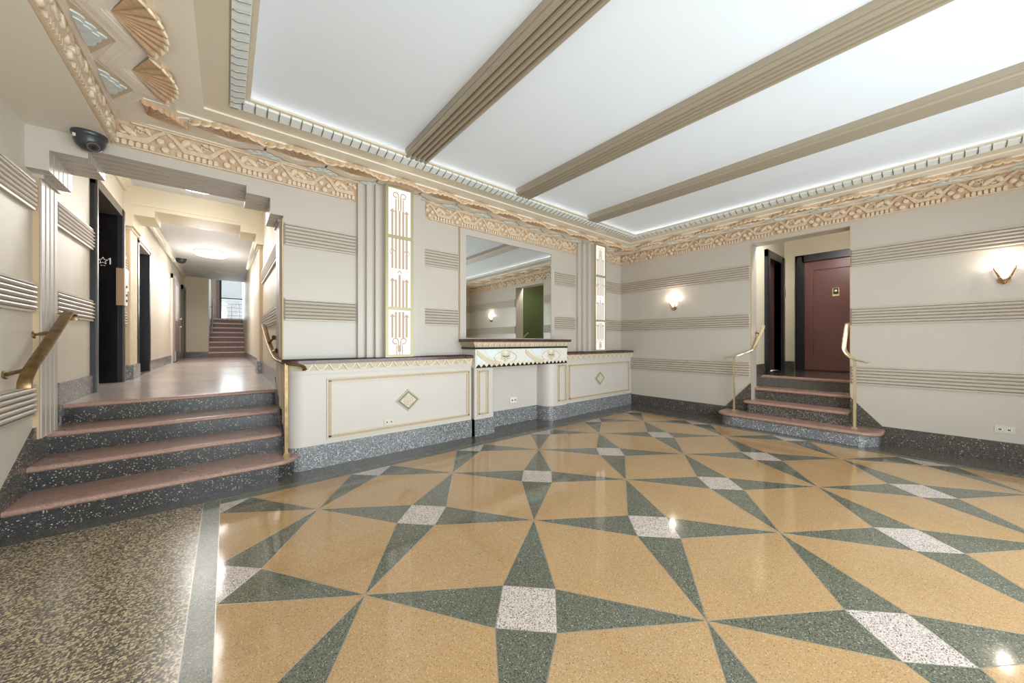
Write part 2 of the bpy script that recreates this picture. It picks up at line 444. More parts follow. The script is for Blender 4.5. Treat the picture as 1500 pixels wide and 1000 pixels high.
def chevron_mesh(fn):
    """one period of the stepped zigzag, from u=-.276 to +.276, peak towards the wall at u=0"""
    P_ = .276; m = MB()
    for off, wd_, dz in ((.0, .15, .008), (.03, .09, .0115), (.06, .05, .015)):
        top = lambda u: .235 - off * .6 + .127 * abs(u) / P_
        bot = lambda u: .235 - off * .6 - wd_ + .127 * abs(u) / P_
        for ua, ub in ((-P_, 0), (0, P_)):
            pl = [(ua, bot(ua)), (ub, bot(ub)), (ub, top(ub)), (ua, top(ua))]
            m.prism(pl, 3.192, 3.19 - dz, fn)
    return m
def drape_mesh(fn):
    """pale blue scalloped drape, hangs from the wall strip, centred on u=0"""
    m = MB(); pts = [(-.15, .062)]
    for k in range(5):
        u0_ = -.15 + .06 * k
        for q in range(1, 5):
            t = q / 4; u = u0_ + .06 * t
            base = .072 + .085 * max(0, 1 - abs(u) / .15)
            pts.append((u, base + .018 * math.sin(PI * t)))
    pts.append((.15, .062))
    m.prism(pts, 3.192, 3.178, fn)
    inner = [(u * .7, .062 + (v - .062) * .72) for u, v in pts]
    m.prism(inner, 3.18, 3.172, fn)
    return m
def frieze_meshes(fn0):
    fn = lambda u, v, z: fn0(u, v * 1.5, z)
    w = .422; d = {}; z0 = ZF0
    mz = lambda p, q, r: fn(p, r, z0 + q)
    def strap(pts, wd_, v, m):
        for (a, b), (c, e) in zip(pts, pts[1:]):
            t = Vector((c - a, e - b)).normalized(); nx, nz = -t.y * wd_ / 2, t.x * wd_ / 2
            m.prism([(a + nx, b + nz), (a - nx, b - nz), (c - nx, e - nz), (c + nx, e + nz)], 0.003, v, mz)
        return m
    g = MB(); g.prism([(-w / 2, .003), (w / 2, .003), (w / 2, .225), (-w / 2, .225)], 0, .007, mz)
    d['frieze_panel'] = (g, 'frieze_dk')
    d['strap'] = []
    for sg in (-1, 1):
        d['strap'].append((MB().prism([(sg * w / 2, .062), (sg * .115, .062), (sg * .13, .105), (sg * w / 2, .098)], .004, .02, mz), 'frieze'))
        d['strap'].append((MB().prism([(sg * .115, .062), (sg * .045, .15), (sg * .06, .175), (sg * .13, .105)], .004, .02, mz), 'frieze'))
        d['strap'].append((strap([(0, .214), (sg * w / 2, .214)], .018, .02, MB()), 'frieze'))
        d['strap'].append((strap([(0, .007), (sg * w / 2, .007)], .012, .016, MB()), 'frieze'))
    d['strap'].append((strap([(-.052, .163), (0, .203), (.052, .163)], .026, .022, MB()), 'frieze'))
    def dome(cu, cz, ru, rz, ang, h=.03, n=12):
        mm = MB(); rings = []
        for rr, vv in ((1, .006), (.96, h * .6), (.7, h * .93), (.3, h)):
            ring = []
            for k in range(n):
                a = 2 * PI * k / n; e = abs(math.cos(a))
                x, y = ru * rr * math.cos(a), rz * rr * math.sin(a) * (1 if ru == rz else (1 - .35 * e ** 3))
                ring.append(fn(cu + x * math.cos(ang) - y * math.sin(ang), vv, z0 + cz + x * math.sin(ang) + y * math.cos(ang)))
            rings.append(ring)
        return mm.loft(rings)
    d['coin'] = [(dome(-.036, .115, .031, .031, 0, .026), 'frieze_hi'), (dome(.036, .1, .031, .031, 0, .03), 'frieze_hi'), (dome(-.004, .048, .033, .033, 0, .03), 'frieze_hi')]
    d['leaf'] = [(dome(.125, .155, .05, .03, 1.0, .026), 'frieze_hi'), (dome(.195, .143, .066, .028, -.62, .024), 'frieze_hi'),
                 (dome(-.112, .168, .042, .02, -1.0, .024), 'frieze_hi'), (dome(-.2, .122, .034, .014, .9, .02), 'frieze_hi'), (dome(.255, .18, .03, .013, .3, .02) if False else dome(.16, .118, .028, .012, .1, .02), 'frieze_hi')]
    sp = [(-.2, .11), (-.185, .14)] + [(-.158 + .03 * (1 - k / 22) * math.cos(PI - k * .62), .165 + .03 * (1 - k / 22) * math.sin(PI - k * .62)) for k in range(18)]
    d['scroll'] = [(MB().tube([fn(a, .014, z0 + b) for a, b in sp], .0075, 5), 'frieze_hi')]
    fl = []
    for k in range(7):
        u = .085 + k * .042
        u = u if u < w / 2 else u - w
        mm = MB(); mm.prism([(u - .0145, .014), (u + .0145, .014), (u + .0145, .048), (u + .008, .058), (u - .008, .058), (u - .0145, .048)], .005, .022, mz)
        fl.append((mm, 'frieze_hi'))
    d['flute'] = fl
    return d
def gblock(fn):
    m = MB(); a = .036
    vs = [fn(-a, .765, 3.206), fn(a, .765, 3.206), fn(a, .855, 3.226), fn(-a, .855, 3.226), fn(-a, .765, 3.224), fn(a, .765, 3.224), fn(a, .855, 3.246), fn(-a, .855, 3.246)]
    m.add(vs, [(0, 1, 2, 3), (7, 6, 5, 4), (0, 1, 5, 4), (1, 2, 6, 5), (2, 3, 7, 6), (3, 0, 4, 7)])
    c = MB(); c.tube([fn(.041, .768, 3.206), fn(.041, .80, 3.203), fn(.038, .82, 3.209), fn(.041, .852, 3.219)], .0028, 4)
    return m, c
trims = {}
for n_, side in enumerate(('back', 'right', 'left', 'rear')):
    t = sempty('trim_%d' % (n_ + 1), SIDE[side](sum(ULIM[side]) / 2, 0, ZF0)); trims[side] = t
    strip(side, 0, .43, 3.19, 3.32).obj('ornament_ground', 'orn_base', t)
    strip(side, .43, .60, 3.203, 3.25).obj('cornice_band', 'taupe', t)
    strip(side, .60, .755, 3.217, 3.25).obj('cornice_band', 'taupe2', t)
    strip(side, .755, .862, 3.226, 3.258, 3.246).obj('glass_ledge', 'taupe2', t)
    strip(side, .862, .89, 3.244, 3.262).obj('cornice_lip', 'taupe2', t)
    u0, u1 = ULIM[side]
    MB().tube([SIDE[side](u0 + .72, .66, 3.278), SIDE[side](u1 - .72, .66, 3.278)], .014, 6).obj('added_cove_tube', 'cove', t)  # unseen tube added behind the lip to brighten the ceiling
    strip(side, 0.0, .06, 3.182, 3.195).obj('wall_fillet', 'orn_pink', t)
    if side == 'rear':
        MB().box(XF, XR, YR, YR + .02, ZF0, ZF1).obj('frieze_ground', 'frieze', t); continue
    base = SIDE[side]
    # directions of u and v for a translated copy
    du = Vector(base(1, 0, 0)) - Vector(base(0, 0, 0)); o0 = Vector(base(0, 0, 0))
    lf = lambda u, v, z, base=base, o0=o0: tuple(Vector(base(u, v, z)) - o0)
    u0, u1 = ULIM[side]
    # shells, chevrons, drapes
    per = .5308 if side == 'back' else .552
    cs = {'back': [-.51 + per * k for k in range(1, 13)], 'right': [4.06 - per * k for k in range(1, 11)], 'left': [4.06 - per * k for k in range(1, 11)]}[side]
    lims = {'back': (-.51, 6.39), 'right': (-1.5, 4.12), 'left': (-1.5, 4.12)}[side]
    def mk(mb, nm, mat, sm=False):
        me = mb.mesh(nm, sm); me.materials.append(M[mat]); return me
    ms = mk(fan_mesh(lf), 'shell', 'shell', True); mr_ = mk(rim_mesh(lf), 'shell_rim', 'shell_rim', True)
    mc = mk(chevron_mesh(lf), 'chevron', 'orn_pink'); md = mk(drape_mesh(lf), 'drape', 'drape')
    mg = mk(MB().prism([(-.25, .06), (.25, .06), (0, .21)], 3.192, 3.187, lf), 'triangle_ground', 'tri')
    for u in cs:
        if u < lims[0] + .1 or u > lims[1] - .05: continue
        p = o0 + du * u
        so = place('shell', ms, t, p); place('shell_rim', mr_, so, p)
        place('chevron', mc, t, p); place('triangle_ground', mg, t, p + du * (per / 2)); place('drape', md, t, p + du * (per / 2))
    # frieze panels
    fm = frieze_meshes(lf); fw = .422
    first = -.417 if side == 'back' else YB - .27
    segs = [(u0, 1.19), (2.034, 5.138), (5.982, u1)] if side == 'back' else [(u0, u1)]
    meshes = [('frieze_panel', mk(fm['frieze_panel'][0], 'frieze_panel', 'frieze_dk'))]
    subs = [(nm, mk(mb, nm, mt, nm not in ('flute', 'strap'))) for nm in ('strap', 'coin', 'leaf', 'scroll', 'flute') for mb, mt in fm[nm]]
    MB().add([base(u, v, z) for z in (ZF0 + .002, ZF1) for v in (0, .006) for u in (u0, u1)],
             [(0, 1, 3, 2), (4, 6, 7, 5), (0, 4, 5, 1), (2, 3, 7, 6), (0, 2, 6, 4), (1, 5, 7, 3)]).obj('frieze_ground', 'frieze_dk', t)
    ext = []
    for nm, me in subs:
        us = [Vector(v.co).dot(du) for v in me.vertices]; ext.append((nm, me, min(us), max(us)))
    for g0, g1 in segs:
        for k in range(-20, 24):
            u = first + k * fw; p = o0 + du * u
            if u + fw / 2 < g0 or u - fw / 2 > g1: continue
            fit = [(nm, me) for nm, me, a, b in ext if u + a > g0 + .002 and u + b < g1 - .002]
            if not fit: continue
            full = u - fw / 2 >= g0 and u + fw / 2 <= g1
            po = place('frieze_panel', meshes[0][1], t, p) if full else bempty('frieze_panel', p, t)
            for nm, me in fit: place(nm, me, po, p)
    # glass blocks with clips
    gb, gc = gblock(lf); gm = mk(gb, 'glass_block', 'glassblock'); cm = mk(gc, 'clip', 'clip')
    L0, L1 = u0 + .80, u1 - .80; nb = int((L1 - L0) / .082)
    for k in range(nb + 1):
        p = o0 + du * (L0 + (L1 - L0) * k / nb)
        g = place('glass_block', gm, t, p); place('clip', cm, g, p)
# corner shells and chevrons
for cx, cy, sx, t in ((-.51, 4.125, 1, trims['back']), (6.385, 4.125, -1, trims['right'])):
    a = -PI / 4 if sx > 0 else -3 * PI / 4
    lf = lambda u, v, z, cx=cx, cy=cy, a=a: (cx + (v - .235) * math.cos(a) + u * math.sin(a), cy + (v - .235) * math.sin(a) - u * math.cos(a), z)
    fan_mesh(lf, PI / 4, 8, .26).obj('shell', 'shell', t, True)
    m = MB()
    for back in (True, False):
        q = [(0, 0), (.265, -.16), (.265, -.01), (-.0414, .173), (-.173, .173)]
        pl = [(cx + sx * a, cy + b) if back else (cx - sx * b, cy - a) for a, b in q]
        m.prism(pl, 3.192, 3.182, XYZ)
    m.obj('chevron', 'orn_pink', t)

# ---- back wall (pieces around the hall portal)
wall_back = struct(bx('wall_back', (.459, XR + .15, YB, YB + .25, 0, 3.3), 'wall'))
struct(bx('wall_portal', (XL - .2, .459, YB + .0, YB + .25, 2.93, HC + .2), 'wall'))
for a, b in ((.462, 1.178), (2.02, 2.572), (4.52, 5.10), (6.02, XR)):
    for z0, z1 in BANDS[:2]: rib_band(wall_back, 'back', a, b, z0, z1)
bx('jamb_edge', (.449, .462, YB - .004, YB + .01, .3, 2.62), 'gilt', wall_back)
bx('panel_edge', (2.572, 2.58, YB - .012, YB, 1.35, 2.965), 'gilt', wall_back)
bx('panel_edge', (4.512, 4.52, YB - .012, YB, 1.35, 2.965), 'gilt', wall_back)
# stepped pilasters that carry the light boxes
for cx in (1.612, 5.56):
    st = bempty('stepped_pilaster', (cx, YB, 1.13), wall_back)
    for hw, d in ((.422, .05), (.338, .105), (.254, .16)):
        MB().box(cx - hw, cx + hw, YB - d, YB, 1.13, 3.185).obj('pilaster_step', 'wall', st)
    MB().box(cx - .172, cx + .172, YB - .235, YB, 1.13, 3.186).obj('pilaster_core', 'wall', st)
# ---- right wall with the opening to the vestibule
OY0, OY1, OZ = .76, 1.93, 2.905
wall_right = struct(bx('wall_right', (XR, XR + .26, OY1, YB, 0, 3.3), 'wall'))
wall_right2 = struct(bx('wall_right_near', (XR, XR + .26, YR - .2, OY0, 0, 3.3), 'wall'))
struct(bx('wall_right_header', (XR, XR + .26, OY0, OY1, OZ, 3.3), 'wall'))
for z0, z1 in BANDS:
    rib_band(wall_right, 'right', OY1 + .012, YB, z0, z1); rib_band(wall_right2, 'right', YR, OY0 - .004, z0, z1)
for y in (OY0, OY1):
    bx('jamb_edge', (XR - .003, XR + .012, y - .004, y + .006, .6, OZ), 'gilt', wall_right)
bx('jamb_edge', (XR - .003, XR + .012, OY0, OY1, OZ - .004, OZ + .008), 'gilt', wall_right)
# ---- rear wall with an assumed glazed entrance, widened to let the fill light in
EX0, EX1, EZ = -.95, 4.85, 2.75
wall_rear = struct(MB().box(XL - .2, EX0, YR - .2, YR, 0, 3.3).box(EX1, XR + .26, YR - .2, YR, 0, 3.3).box(EX0, EX1, YR - .2, YR, EZ, 3.3).obj('wall_rear', 'wall'))
for z0, z1 in BANDS:
    rib_band(wall_rear, 'rear', XL, EX0 - .01, z0, z1); rib_band(wall_rear, 'rear', EX1 + .01, XR, z0, z1)
win = sempty('window_1', (1.95, YR, 0))
for k in range(6):
    x = EX0 + (EX1 - EX0) * k / 5
    MB().box(x - .03, x + .03, YR - .14, YR - .06, 0, EZ).obj('mullion', 'brass', win)
for z in (.05, 2.2, EZ - .03): MB().box(EX0, EX1, YR - .13, YR - .07, z - .04, z + .04).obj('rail', 'brass', win)
for k in range(5):
    x0 = EX0 + (EX1 - EX0) * k / 5; x1 = EX0 + (EX1 - EX0) * (k + 1) / 5
    MB().box(x0 + .03, x1 - .03, YR - .105, YR - .1, .09, 2.16).obj('pane', 'glass', win)
    MB().box(x0 + .03, x1 - .03, YR - .105, YR - .1, 2.24, EZ - .07).obj('pane', 'glass', win)
# ---- left wall: lobby, then hall with the lift recess and doors
EL0, EL1, ELZ = 6.03, 7.36, 3.12
D20, D21, D2Z = 8.42, 9.62, 3.06
TW = .2
wl = MB().box(XL - TW, XL, YR - .2, EL0, 0, HC + .1).box(XL - TW, XL, EL0, EL1, ELZ, HC + .1).box(XL - TW, XL, EL1, D20, .5, HC + .1)
wl.box(XL - TW, XL, D20, D21, D2Z, HC + .1).box(XL - TW, XL, D21, 17.2, .5, HC + .1)
wall_left = struct(wl.obj('wall_left', 'hall_gloss'))
for i, (z0, z1) in enumerate(BANDS):
    rib_band(wall_left, 'leftwall', YR, 4.46, z0, z1, depth=.034)
    if i < 2:
        rib_band(wall_left, 'leftwall', 4.89, EL0 - .03, z0, z1, depth=.034); rib_band(wall_left, 'leftwall', EL1 + .09, 7.66, z0, z1, depth=.034)
# ---- hall right wall, ends, ceilings, floor
wall_hr = struct(bx('wall_hall_right', (HXR, HXR + .15, YB + .25, 8.2, .5, HC + .1), 'hall_gloss'))
struct(bx('wall_hall_far_right', (HXR + .03, HXR + .18, 8.2, 19.7, .5, 5.3), 'hall_gloss'))
for z0, z1 in BANDS[:2]: rib_band(wall_hr, 'hallright', 4.9, 7.62, z0, z1, depth=.034)
wall_end = struct(bx('wall_hall_end', (XL - .2, -.52, 17.0, 17.2, .5, HC + .1), 'hall'))
struct(bx('wall_stair_left', (-.67, -.52, 17.2, 19.7, .5, 5.3), 'white'))
stw = struct(MB().box(-.67, -.36, 19.6, 19.75, .5, 5.3).box(-.36, .75, 19.61, 19.75, .5, 2.27).box(-.36, .75, 19.6, 19.75, 4.75, 5.3).obj('wall_stair_window', 'hall'))
struct(bx('ceiling_hall', (XL - .2, HXR + .2, YB + .2, 17.2, HC, HC + .12), 'hallceil'))
struct(bx('ceiling_stairwell', (-.67, .75, 17.2, 19.75, 5.2, 5.3), 'hallceil'))
struct(bx('wall_stairwell_header', (-.67, .75, 17.2, 17.3, HC, 5.3), 'hall'))
struct(bx('floor_hall', (XL - .6, HXR + .2, 5.13, 17.2, HZ - .2, HZ), 't_hall'))
cv = sempty('trim_5', (XL, 6, HC))
MB().prism([(XL, HC - .1), (XL + .03, HC - .1), (XL + .05, HC - .05), (XL + .1, HC), (XL, HC)], 4.87, 7.6, XZ).obj('cove_moulding', 'hall', cv)
MB().prism([(HXR, HC - .1), (HXR - .03, HC - .1), (HXR - .05, HC - .05), (HXR - .1, HC), (HXR, HC)], 4.87, 7.6, XZ).obj('cove_moulding', 'hall', cv)
MB().prism([(XL, HC - .09), (XL + .02, HC - .09), (XL + .05, HC - .03), (XL + .09, HC), (XL, HC)], 8.2, 17, XZ).obj('cove_moulding', 'hall', cv)

# ---- the two stepped portals
def portal(name, y0, y1, x0, x1, top, steps, mat, ribs, xo0, xo1):
    """steps: (inset from jamb, soffit z) from the jamb inwards"""
    t = sempty(name, ((x0 + x1) / 2, y0, HZ))
    def poly(dz, dx=0):
        p = [(xo0, top), (xo0, steps[0][1] + dz)]
        zc = steps[0][1]
        L = [(x0 + i + dx, z + dz) for i, z in steps]; R = [(x1 - i - dx, z + dz) for i, z in steps]
        pts = [(xo0, top), (xo0, L[0][1])]
        for k, (x, z) in enumerate(L):
            if k: pts.append((x, L[k - 1][1])); pts.append((x, z))
        for k in range(len(R) - 1, -1, -1):
            x, z = R[k]
            if k < len(R) - 1: pts.append((R[k + 1][0], z))
            else: pass
            if k == len(R) - 1 and len(R) > 1: pts.append((x, z)) if False else None
            if k: pass
        return pts
    def poly2(dz, dx):
        zs = [z for _, z in steps]; ins = [i for i, _ in steps]
        pts = [(xo0, top), (xo0, zs[0] + dz)]
        for k in range(1, len(steps)):
            pts += [(x0 + ins[k] + dx, zs[k - 1] + dz), (x0 + ins[k] + dx, zs[k] + dz)]
        for k in range(len(steps) - 1, 0, -1):
            pts += [(x1 - ins[k] - dx, zs[k] + dz), (x1 - ins[k] - dx, zs[k - 1] + dz)]
        pts += [(xo1, zs[0] + dz), (xo1, top)]
        return pts
    n = ribs; L = (y1 - y0); g = .018
    for k in range(n):
        a = y0 + L * k / n; b = y0 + L * (k + 1) / n
        MB().prism(poly2(0, 0), a, b - g if k < n - 1 else b, XZ).obj('portal_rib', mat, t)
        if k < n - 1: MB().prism(poly2(.022, -.022), b - g, b, XZ).obj('portal_groove', mat, t)
    return t
p1 = portal('trim_6', YB - .004, 4.87, XL, .459, 2.945, [(0, 2.64), (.115, 2.80), (.31, 2.872)], 'wall', 5, XL, .459)
bx('portal_header', (XL - .1, HXR + .1, YB + .2, 4.87, 2.94, HC + .05), 'hall', p1)
p2 = portal('trim_7', 7.6, 8.25, XL, HXR, HC, [(0, 3.04), (.10, 3.215), (.32, 3.315)], 'hall', 1, XL, HXR)
bx('portal_fillet', (XL, HXR, 7.585, 7.6, 3.37, 3.385), 'orn_base', p2)
def flutes(parent, x0, x1, y0, y1, z0, z1, n, mat, facing):
    """fluted jamb pilaster; facing +1 looks to +x"""
    b = MB().box(min(x0, x1), max(x0, x1), y0, y1, z0, z1).obj('jamb_pilaster', mat, parent)
    w = (y1 - y0) / n; xf = x1
    for k in range(n):
        a = y0 + w * k
        MB().box(min(xf, xf + facing * .014), max(xf, xf + facing * .014), a + w * .16, a + w * .84, z0, z1).obj('flute', mat, b)
    for y in (y0, y1): MB().box(min(x0, x1 + facing * .006), max(x0, x1 + facing * .006), y - .006, y + .006, z0, z1).obj('gilt_edge', 'gilt', b)
    MB().box(min(x0, x1 + facing * .03), max(x0, x1 + facing * .03), y0 - .01, y1 + .01, z1 - .03, z1).obj('capital', mat, b)
flutes(p1, XL, XL + .026, 4.50, 4.86, .55, 2.64, 4, 'wall', 1)
flutes(p1, HXR, .452, 4.50, 4.86, .55, 2.64, 4, 'wall', -1)
flutes(p2, XL, XL + .04, 7.72, 8.24, HZ, 3.04, 4, 'hall', 1)
flutes(p2, HXR, HXR - .04, 7.72, 8.24, HZ, 3.04, 4, 'hall', -1)

# ---- vestibule behind the right-hand opening
VX, VY, VY0, VZ = 9.0, 2.03, -.15, 3.45
struct(MB().box(XR + .26, 7.68, VY, VY + .15, .5, VZ).box(8.8, VX + .15, VY, VY + .15, .5, VZ).box(7.68, 8.8, VY, VY + .15, 3.02, VZ).obj('wall_vestibule_left', 'hall'))
struct(MB().box(VX, VX + .15, 1.84, VY + .1, .5, VZ).box(VX, VX + .15, VY0, .72, .5, VZ).box(VX, VX + .15, .72, 1.84, 3.05, VZ).obj('wall_vestibule_back', 'hall'))
struct(bx('wall_vestibule_right', (XR + .26, VX + .15, VY0 - .15, VY0, .5, VZ), 'greenwall'))
struct(bx('wall_vestibule_front', (XR + .26, XR + .28, VY0, OY0, .5, VZ), 'hall'))
struct(bx('ceiling_vestibule', (XR + .26, VX + .15, VY0 - .1, VY + .1, VZ, VZ + .1), 'white'))
struct(bx('floor_vestibule', (7.13, VX + .1, VY0, VY + .02, HZ - .2, HZ), 't_dark'))
struct(bx('baseboard_vestibule', (VX - .02, VX, 1.86, VY, HZ, HZ + .17), 't_based'))
struct(MB().box(7.0, 7.66, VY - .02, VY, HZ, HZ + .17).obj('baseboard_vestibule_left', 't_based'))

# ---- baseboards
bb = struct(MB().box(XR - .022, XR, 2.3, 4.1, 0, .215).box(XR - .022, XR, YR, .46, 0, .215).obj('baseboard_right', 't_based'))
MB().prism([(.76, 0), (.76, .56), (.46, .215), (.46, 0)], XR - .022, XR, YZ).obj('stair_skirt', 't_based', bb)
MB().prism([(1.93, 0), (1.93, .64), (2.3, .215), (2.3, 0)], XR - .022, XR, YZ).obj('stair_skirt', 't_based', bb)
bl = sempty('baseboard_left', (XL, 4, 0))
MB().prism([(YR, 0), (YR, .215), (3.82, .215), (4.98, .95), (4.98, .6), (4.2, 0)], XL, XL + .02, YZ).obj('stair_skirt', 't_based', bl)
MB().box(XL, XL + .02, 4.98, EL0 - .06, HZ - .1, HZ + .2).obj('base_course', 't_base', bl)
MB().box(XL, XL + .02, EL1 + .08, 7.72, HZ, HZ + .2).box(XL, XL + .085, 7.71, 8.25, HZ, HZ + .22).obj('base_course', 't_base', bl)
MB().box(XL, XL + .02, D21 + .06, 13.1, HZ, HZ + .2).box(XL, XL + .02, 14.45, 15.8, HZ, HZ + .2).obj('base_course', 't_base', bl)
br = sempty('baseboard_hall', (HXR, 6, HZ))
MB().box(HXR - .02, HXR, 4.87, 7.72, HZ, HZ + .2).box(HXR - .085, HXR, 7.71, 8.25, HZ, HZ + .22).box(HXR + .01, HXR + .03, 8.25, 16.6, HZ, HZ + .2).obj('base_course', 't_base', br)
MB().box(XL, -.52, 16.98, 17.0, HZ, HZ + .2).obj('base_course', 't_based', br)

# ================================================================== DOORS
def hand_knob(x, y, z, ax, parent, r=.028):
    MB().lathe([(.012, 0), (.012, .03), (r, .045), (r * .9, .06), (.005, .066)], (x, y, z), 12, ax).obj('knob', 'brass_l', parent, True)
# door_1 maroon, vestibule back wall
d1 = sempty('door_1', (VX, 1.28, HZ))
for y0, y1 in ((1.70, 1.84), (.72, .86)):
    f = MB().box(VX - .05, VX + .15, y0, y1, HZ, 3.05).obj('door_frame', 'frame_k', d1)
    MB().box(VX - .065, VX - .05, y0 + .03, y1 - .03, HZ, 3.02).obj('frame_bead', 'frame_k', f)
MB().box(VX - .05, VX + .15, .72, 1.84, 2.91, 3.05).obj('door_frame', 'frame_k', d1)
lf1 = MB().box(VX + .04, VX + .085, .86, 1.70, HZ, 2.91).obj('door_leaf', 'door_m', d1)
for b in ((.86, .97, HZ + .02, 2.91), (1.57, 1.70, HZ + .02, 2.91), (.97, 1.57, HZ + .02, HZ + .32), (.97, 1.57, 2.73, 2.91)):
    MB().box(VX + .012, VX + .045, *b).obj('rail_and_stile', 'door_m', lf1)
pq = MB().box(VX + .028, VX + .04, 1.19, 1.29, 2.19, 2.35).obj('door_plaque', 'brass_l', lf1)
MB().box(VX + .022, VX + .028, 1.205, 1.275, 2.23, 2.34).obj('plaque_panel', 'dark', pq)
MB().lathe([(.03, 0), (.024, -.012), (.008, -.014)], (VX + .024, 1.24, 2.29), 14, 'x').obj('viewer_ring', 'brass_l', pq, True)
# door_2 black frame, maroon leaf ajar, vestibule left wall
d2 = sempty('door_2', (8.24, VY, HZ))
for x0, x1 in ((7.68, 7.82), (8.66, 8.8)):
    f = MB().box(x0, x1, VY - .05, VY + .15, HZ, 3.02).obj('door_frame', 'frame_k', d2)
    MB().box(x0 + .03, x1 - .03, VY - .065, VY - .05, HZ, 3.0).obj('frame_bead', 'frame_k', f)
MB().box(7.68, 8.8, VY - .05, VY + .15, 2.88, 3.02).obj('door_frame', 'frame_k', d2)
MB().box(8.66, 8.66 + .004, VY - .02, VY + .15, HZ, 2.88).obj('reveal', 'door_k', d2)
l2 = MB().box(7.82, 8.66, VY + .09, VY + .135, HZ, 2.88).obj('door_leaf', 'door_m', d2)
for z in (1.72, 2.05): hand_knob(7.93, VY + .09, z - .1, 'y', l2)
MB().box(7.9, 7.96, VY + .078, VY + .09, 1.5, 1.78).obj('escutcheon', 'brass', l2)
for o in l2.children:
    if o.name.startswith('knob'): o.rotation_euler = (0, 0, 0)
MB().tube([(8.71, VY - .07, 2.42), (8.72, VY - .075, 2.32), (8.74, VY - .07, 2.20)], .012, 6).obj('mezuzah_case', 'brass_l', d2)
# lift recess: door_3
d3 = sempty('door_3', (XL, (EL0 + EL1) / 2, HZ))
for y0, y1 in ((EL0 - .06, EL0 + .05), (EL1 - .05, EL1 + .06)):
    MB().box(XL - .2, XL + .035, y0, y1, HZ, ELZ + .08).obj('lift_frame', 'frame_k', d3)
    MB().box(XL + .035, XL + .05, y0 + .03, y1 - .03, HZ, ELZ + .05).obj('frame_bead', 'frame_g', d3)
MB().box(XL - .2, XL + .035, EL0 - .06, EL1 + .06, ELZ - .03, ELZ + .08).obj('lift_frame', 'frame_g', d3)
MB().box(XL - .55, XL - .01, EL1 - .062, EL1 - .05, HZ, ELZ - .03).obj('jamb_panel', 'door_k', d3)
MB().box(XL - .55, XL - .2, EL1 - .05, EL1 + .06, HZ, ELZ + .1).obj('jamb_return', 'door_k', d3)
MB().box(XL - .55, XL - .2, EL0 - .06, EL0 + .05, HZ, ELZ + .1).obj('jamb_return', 'door_k', d3)
MB().box(XL - .6, XL - .2, EL0, EL1, ELZ, ELZ + .1).obj('recess_head', 'door_k', d3)
lv = MB().box(XL - .6, XL - .5, EL0, EL1, HZ, ELZ).obj('lift_door', 'door_k', d3)
MB().box(XL - .499, XL - .49, 6.68, 6.7, HZ, ELZ).obj('door_seam', 'frame_g', lv)
# the star and floor number on the jamb
sp = []
scx, scz, yj = XL - .145, 2.435, EL1 - .064
for k in range(10):
    a = PI / 2 + k * PI / 5; r = .05 if k % 2 == 0 else .021
    sp.append((scx + r * math.cos(a), scz + r * math.sin(a)))
so_ = MB()
for k in range(10):
    a, b = sp[k], sp[(k + 1) % 10]
    so_.tube([(a[0], yj - .002, a[1]), (b[0], yj - .002, b[1])], .0032, 5)
so_.obj('star_mark', 'plastic_w', d3)
MB().box(scx + .062, scx + .073, yj - .006, yj, scz - .042, scz + .045).box(scx + .05, scx + .064, yj - .006, yj, scz + .025, scz + .036).obj('number_one', 'plastic_w', d3)
MB().box(scx - .02, scx - .003, yj - .006, yj, scz - .068, scz - .062).box(scx + .006, scx + .022, yj - .006, yj, scz - .068, scz - .062).obj('braille_dots', 'plastic_w', d3)
# door_4 black hall door
d4 = sempty('door_4', (XL, (D20 + D21) / 2, HZ))
for y0, y1 in ((D20 - .02, D20 + .1), (D21 - .1, D21 + .02)): MB().box(XL - .2, XL + .04, y0, y1, HZ, D2Z + .05).obj('door_frame', 'frame_k', d4)
MB().box(XL - .2, XL + .04, D20 - .02, D21 + .02, D2Z - .09, D2Z + .05).obj('door_frame', 'plastic_c', d4)
MB().box(XL + .04, XL + .055, D20, D21, D2Z - .05, D2Z + .0).obj('frame_bead', 'plastic_c', d4)
MB().box(XL - .19, XL - .14, D20 + .1, D21 - .1, HZ, D2Z - .09).obj('door_leaf', 'door_k', d4)
MB().box(XL - .02, XL + .06, D20 + .1, D21 - .1, HZ, HZ + .012).obj('threshold', 't_base', d4)
# door_5 pale mauve, door_6 grey
d5 = sempty('door_5', (XL, 13.8, HZ))
MB().box(XL, XL + .04, 13.15, 13.27, HZ, 3.17).box(XL, XL + .04, 14.35, 14.47, HZ, 3.17).box(XL, XL + .04, 13.15, 14.47, 3.05, 3.17).obj('door_frame', 'plastic_c', d5)
l5 = MB().box(XL + .005, XL + .075, 13.27, 14.35, HZ + .02, 3.05).obj('door_leaf', 'mauve', d5)
MB().box(XL + .075, XL + .085, 13.45, 14.1, 1.9, 2.9).obj('door_panel', 'plastic_c', l5)
for z in (1.75, 1.98): hand_knob(XL + .075, 14.22, z, 'x', l5, .04)
MB().box(XL + .075, XL + .09, 13.3, 14.3, HZ + .04, HZ + .3).obj('kick_plate', 'chrome', l5)
d6 = sempty('door_6', (XL, 16.4, HZ))
MB().box(XL, XL + .05, 15.84, 16.0, HZ, 3.2).box(XL, XL + .05, 16.84, 16.98, HZ, 3.2).box(XL, XL + .05, 15.84, 16.98, 3.06, 3.2).obj('door_frame', 'frame_g', d6)
MB().box(XL + .005, XL + .02, 16.0, 16.84, HZ, 3.06).obj('door_leaf', 'frame_g', d6)

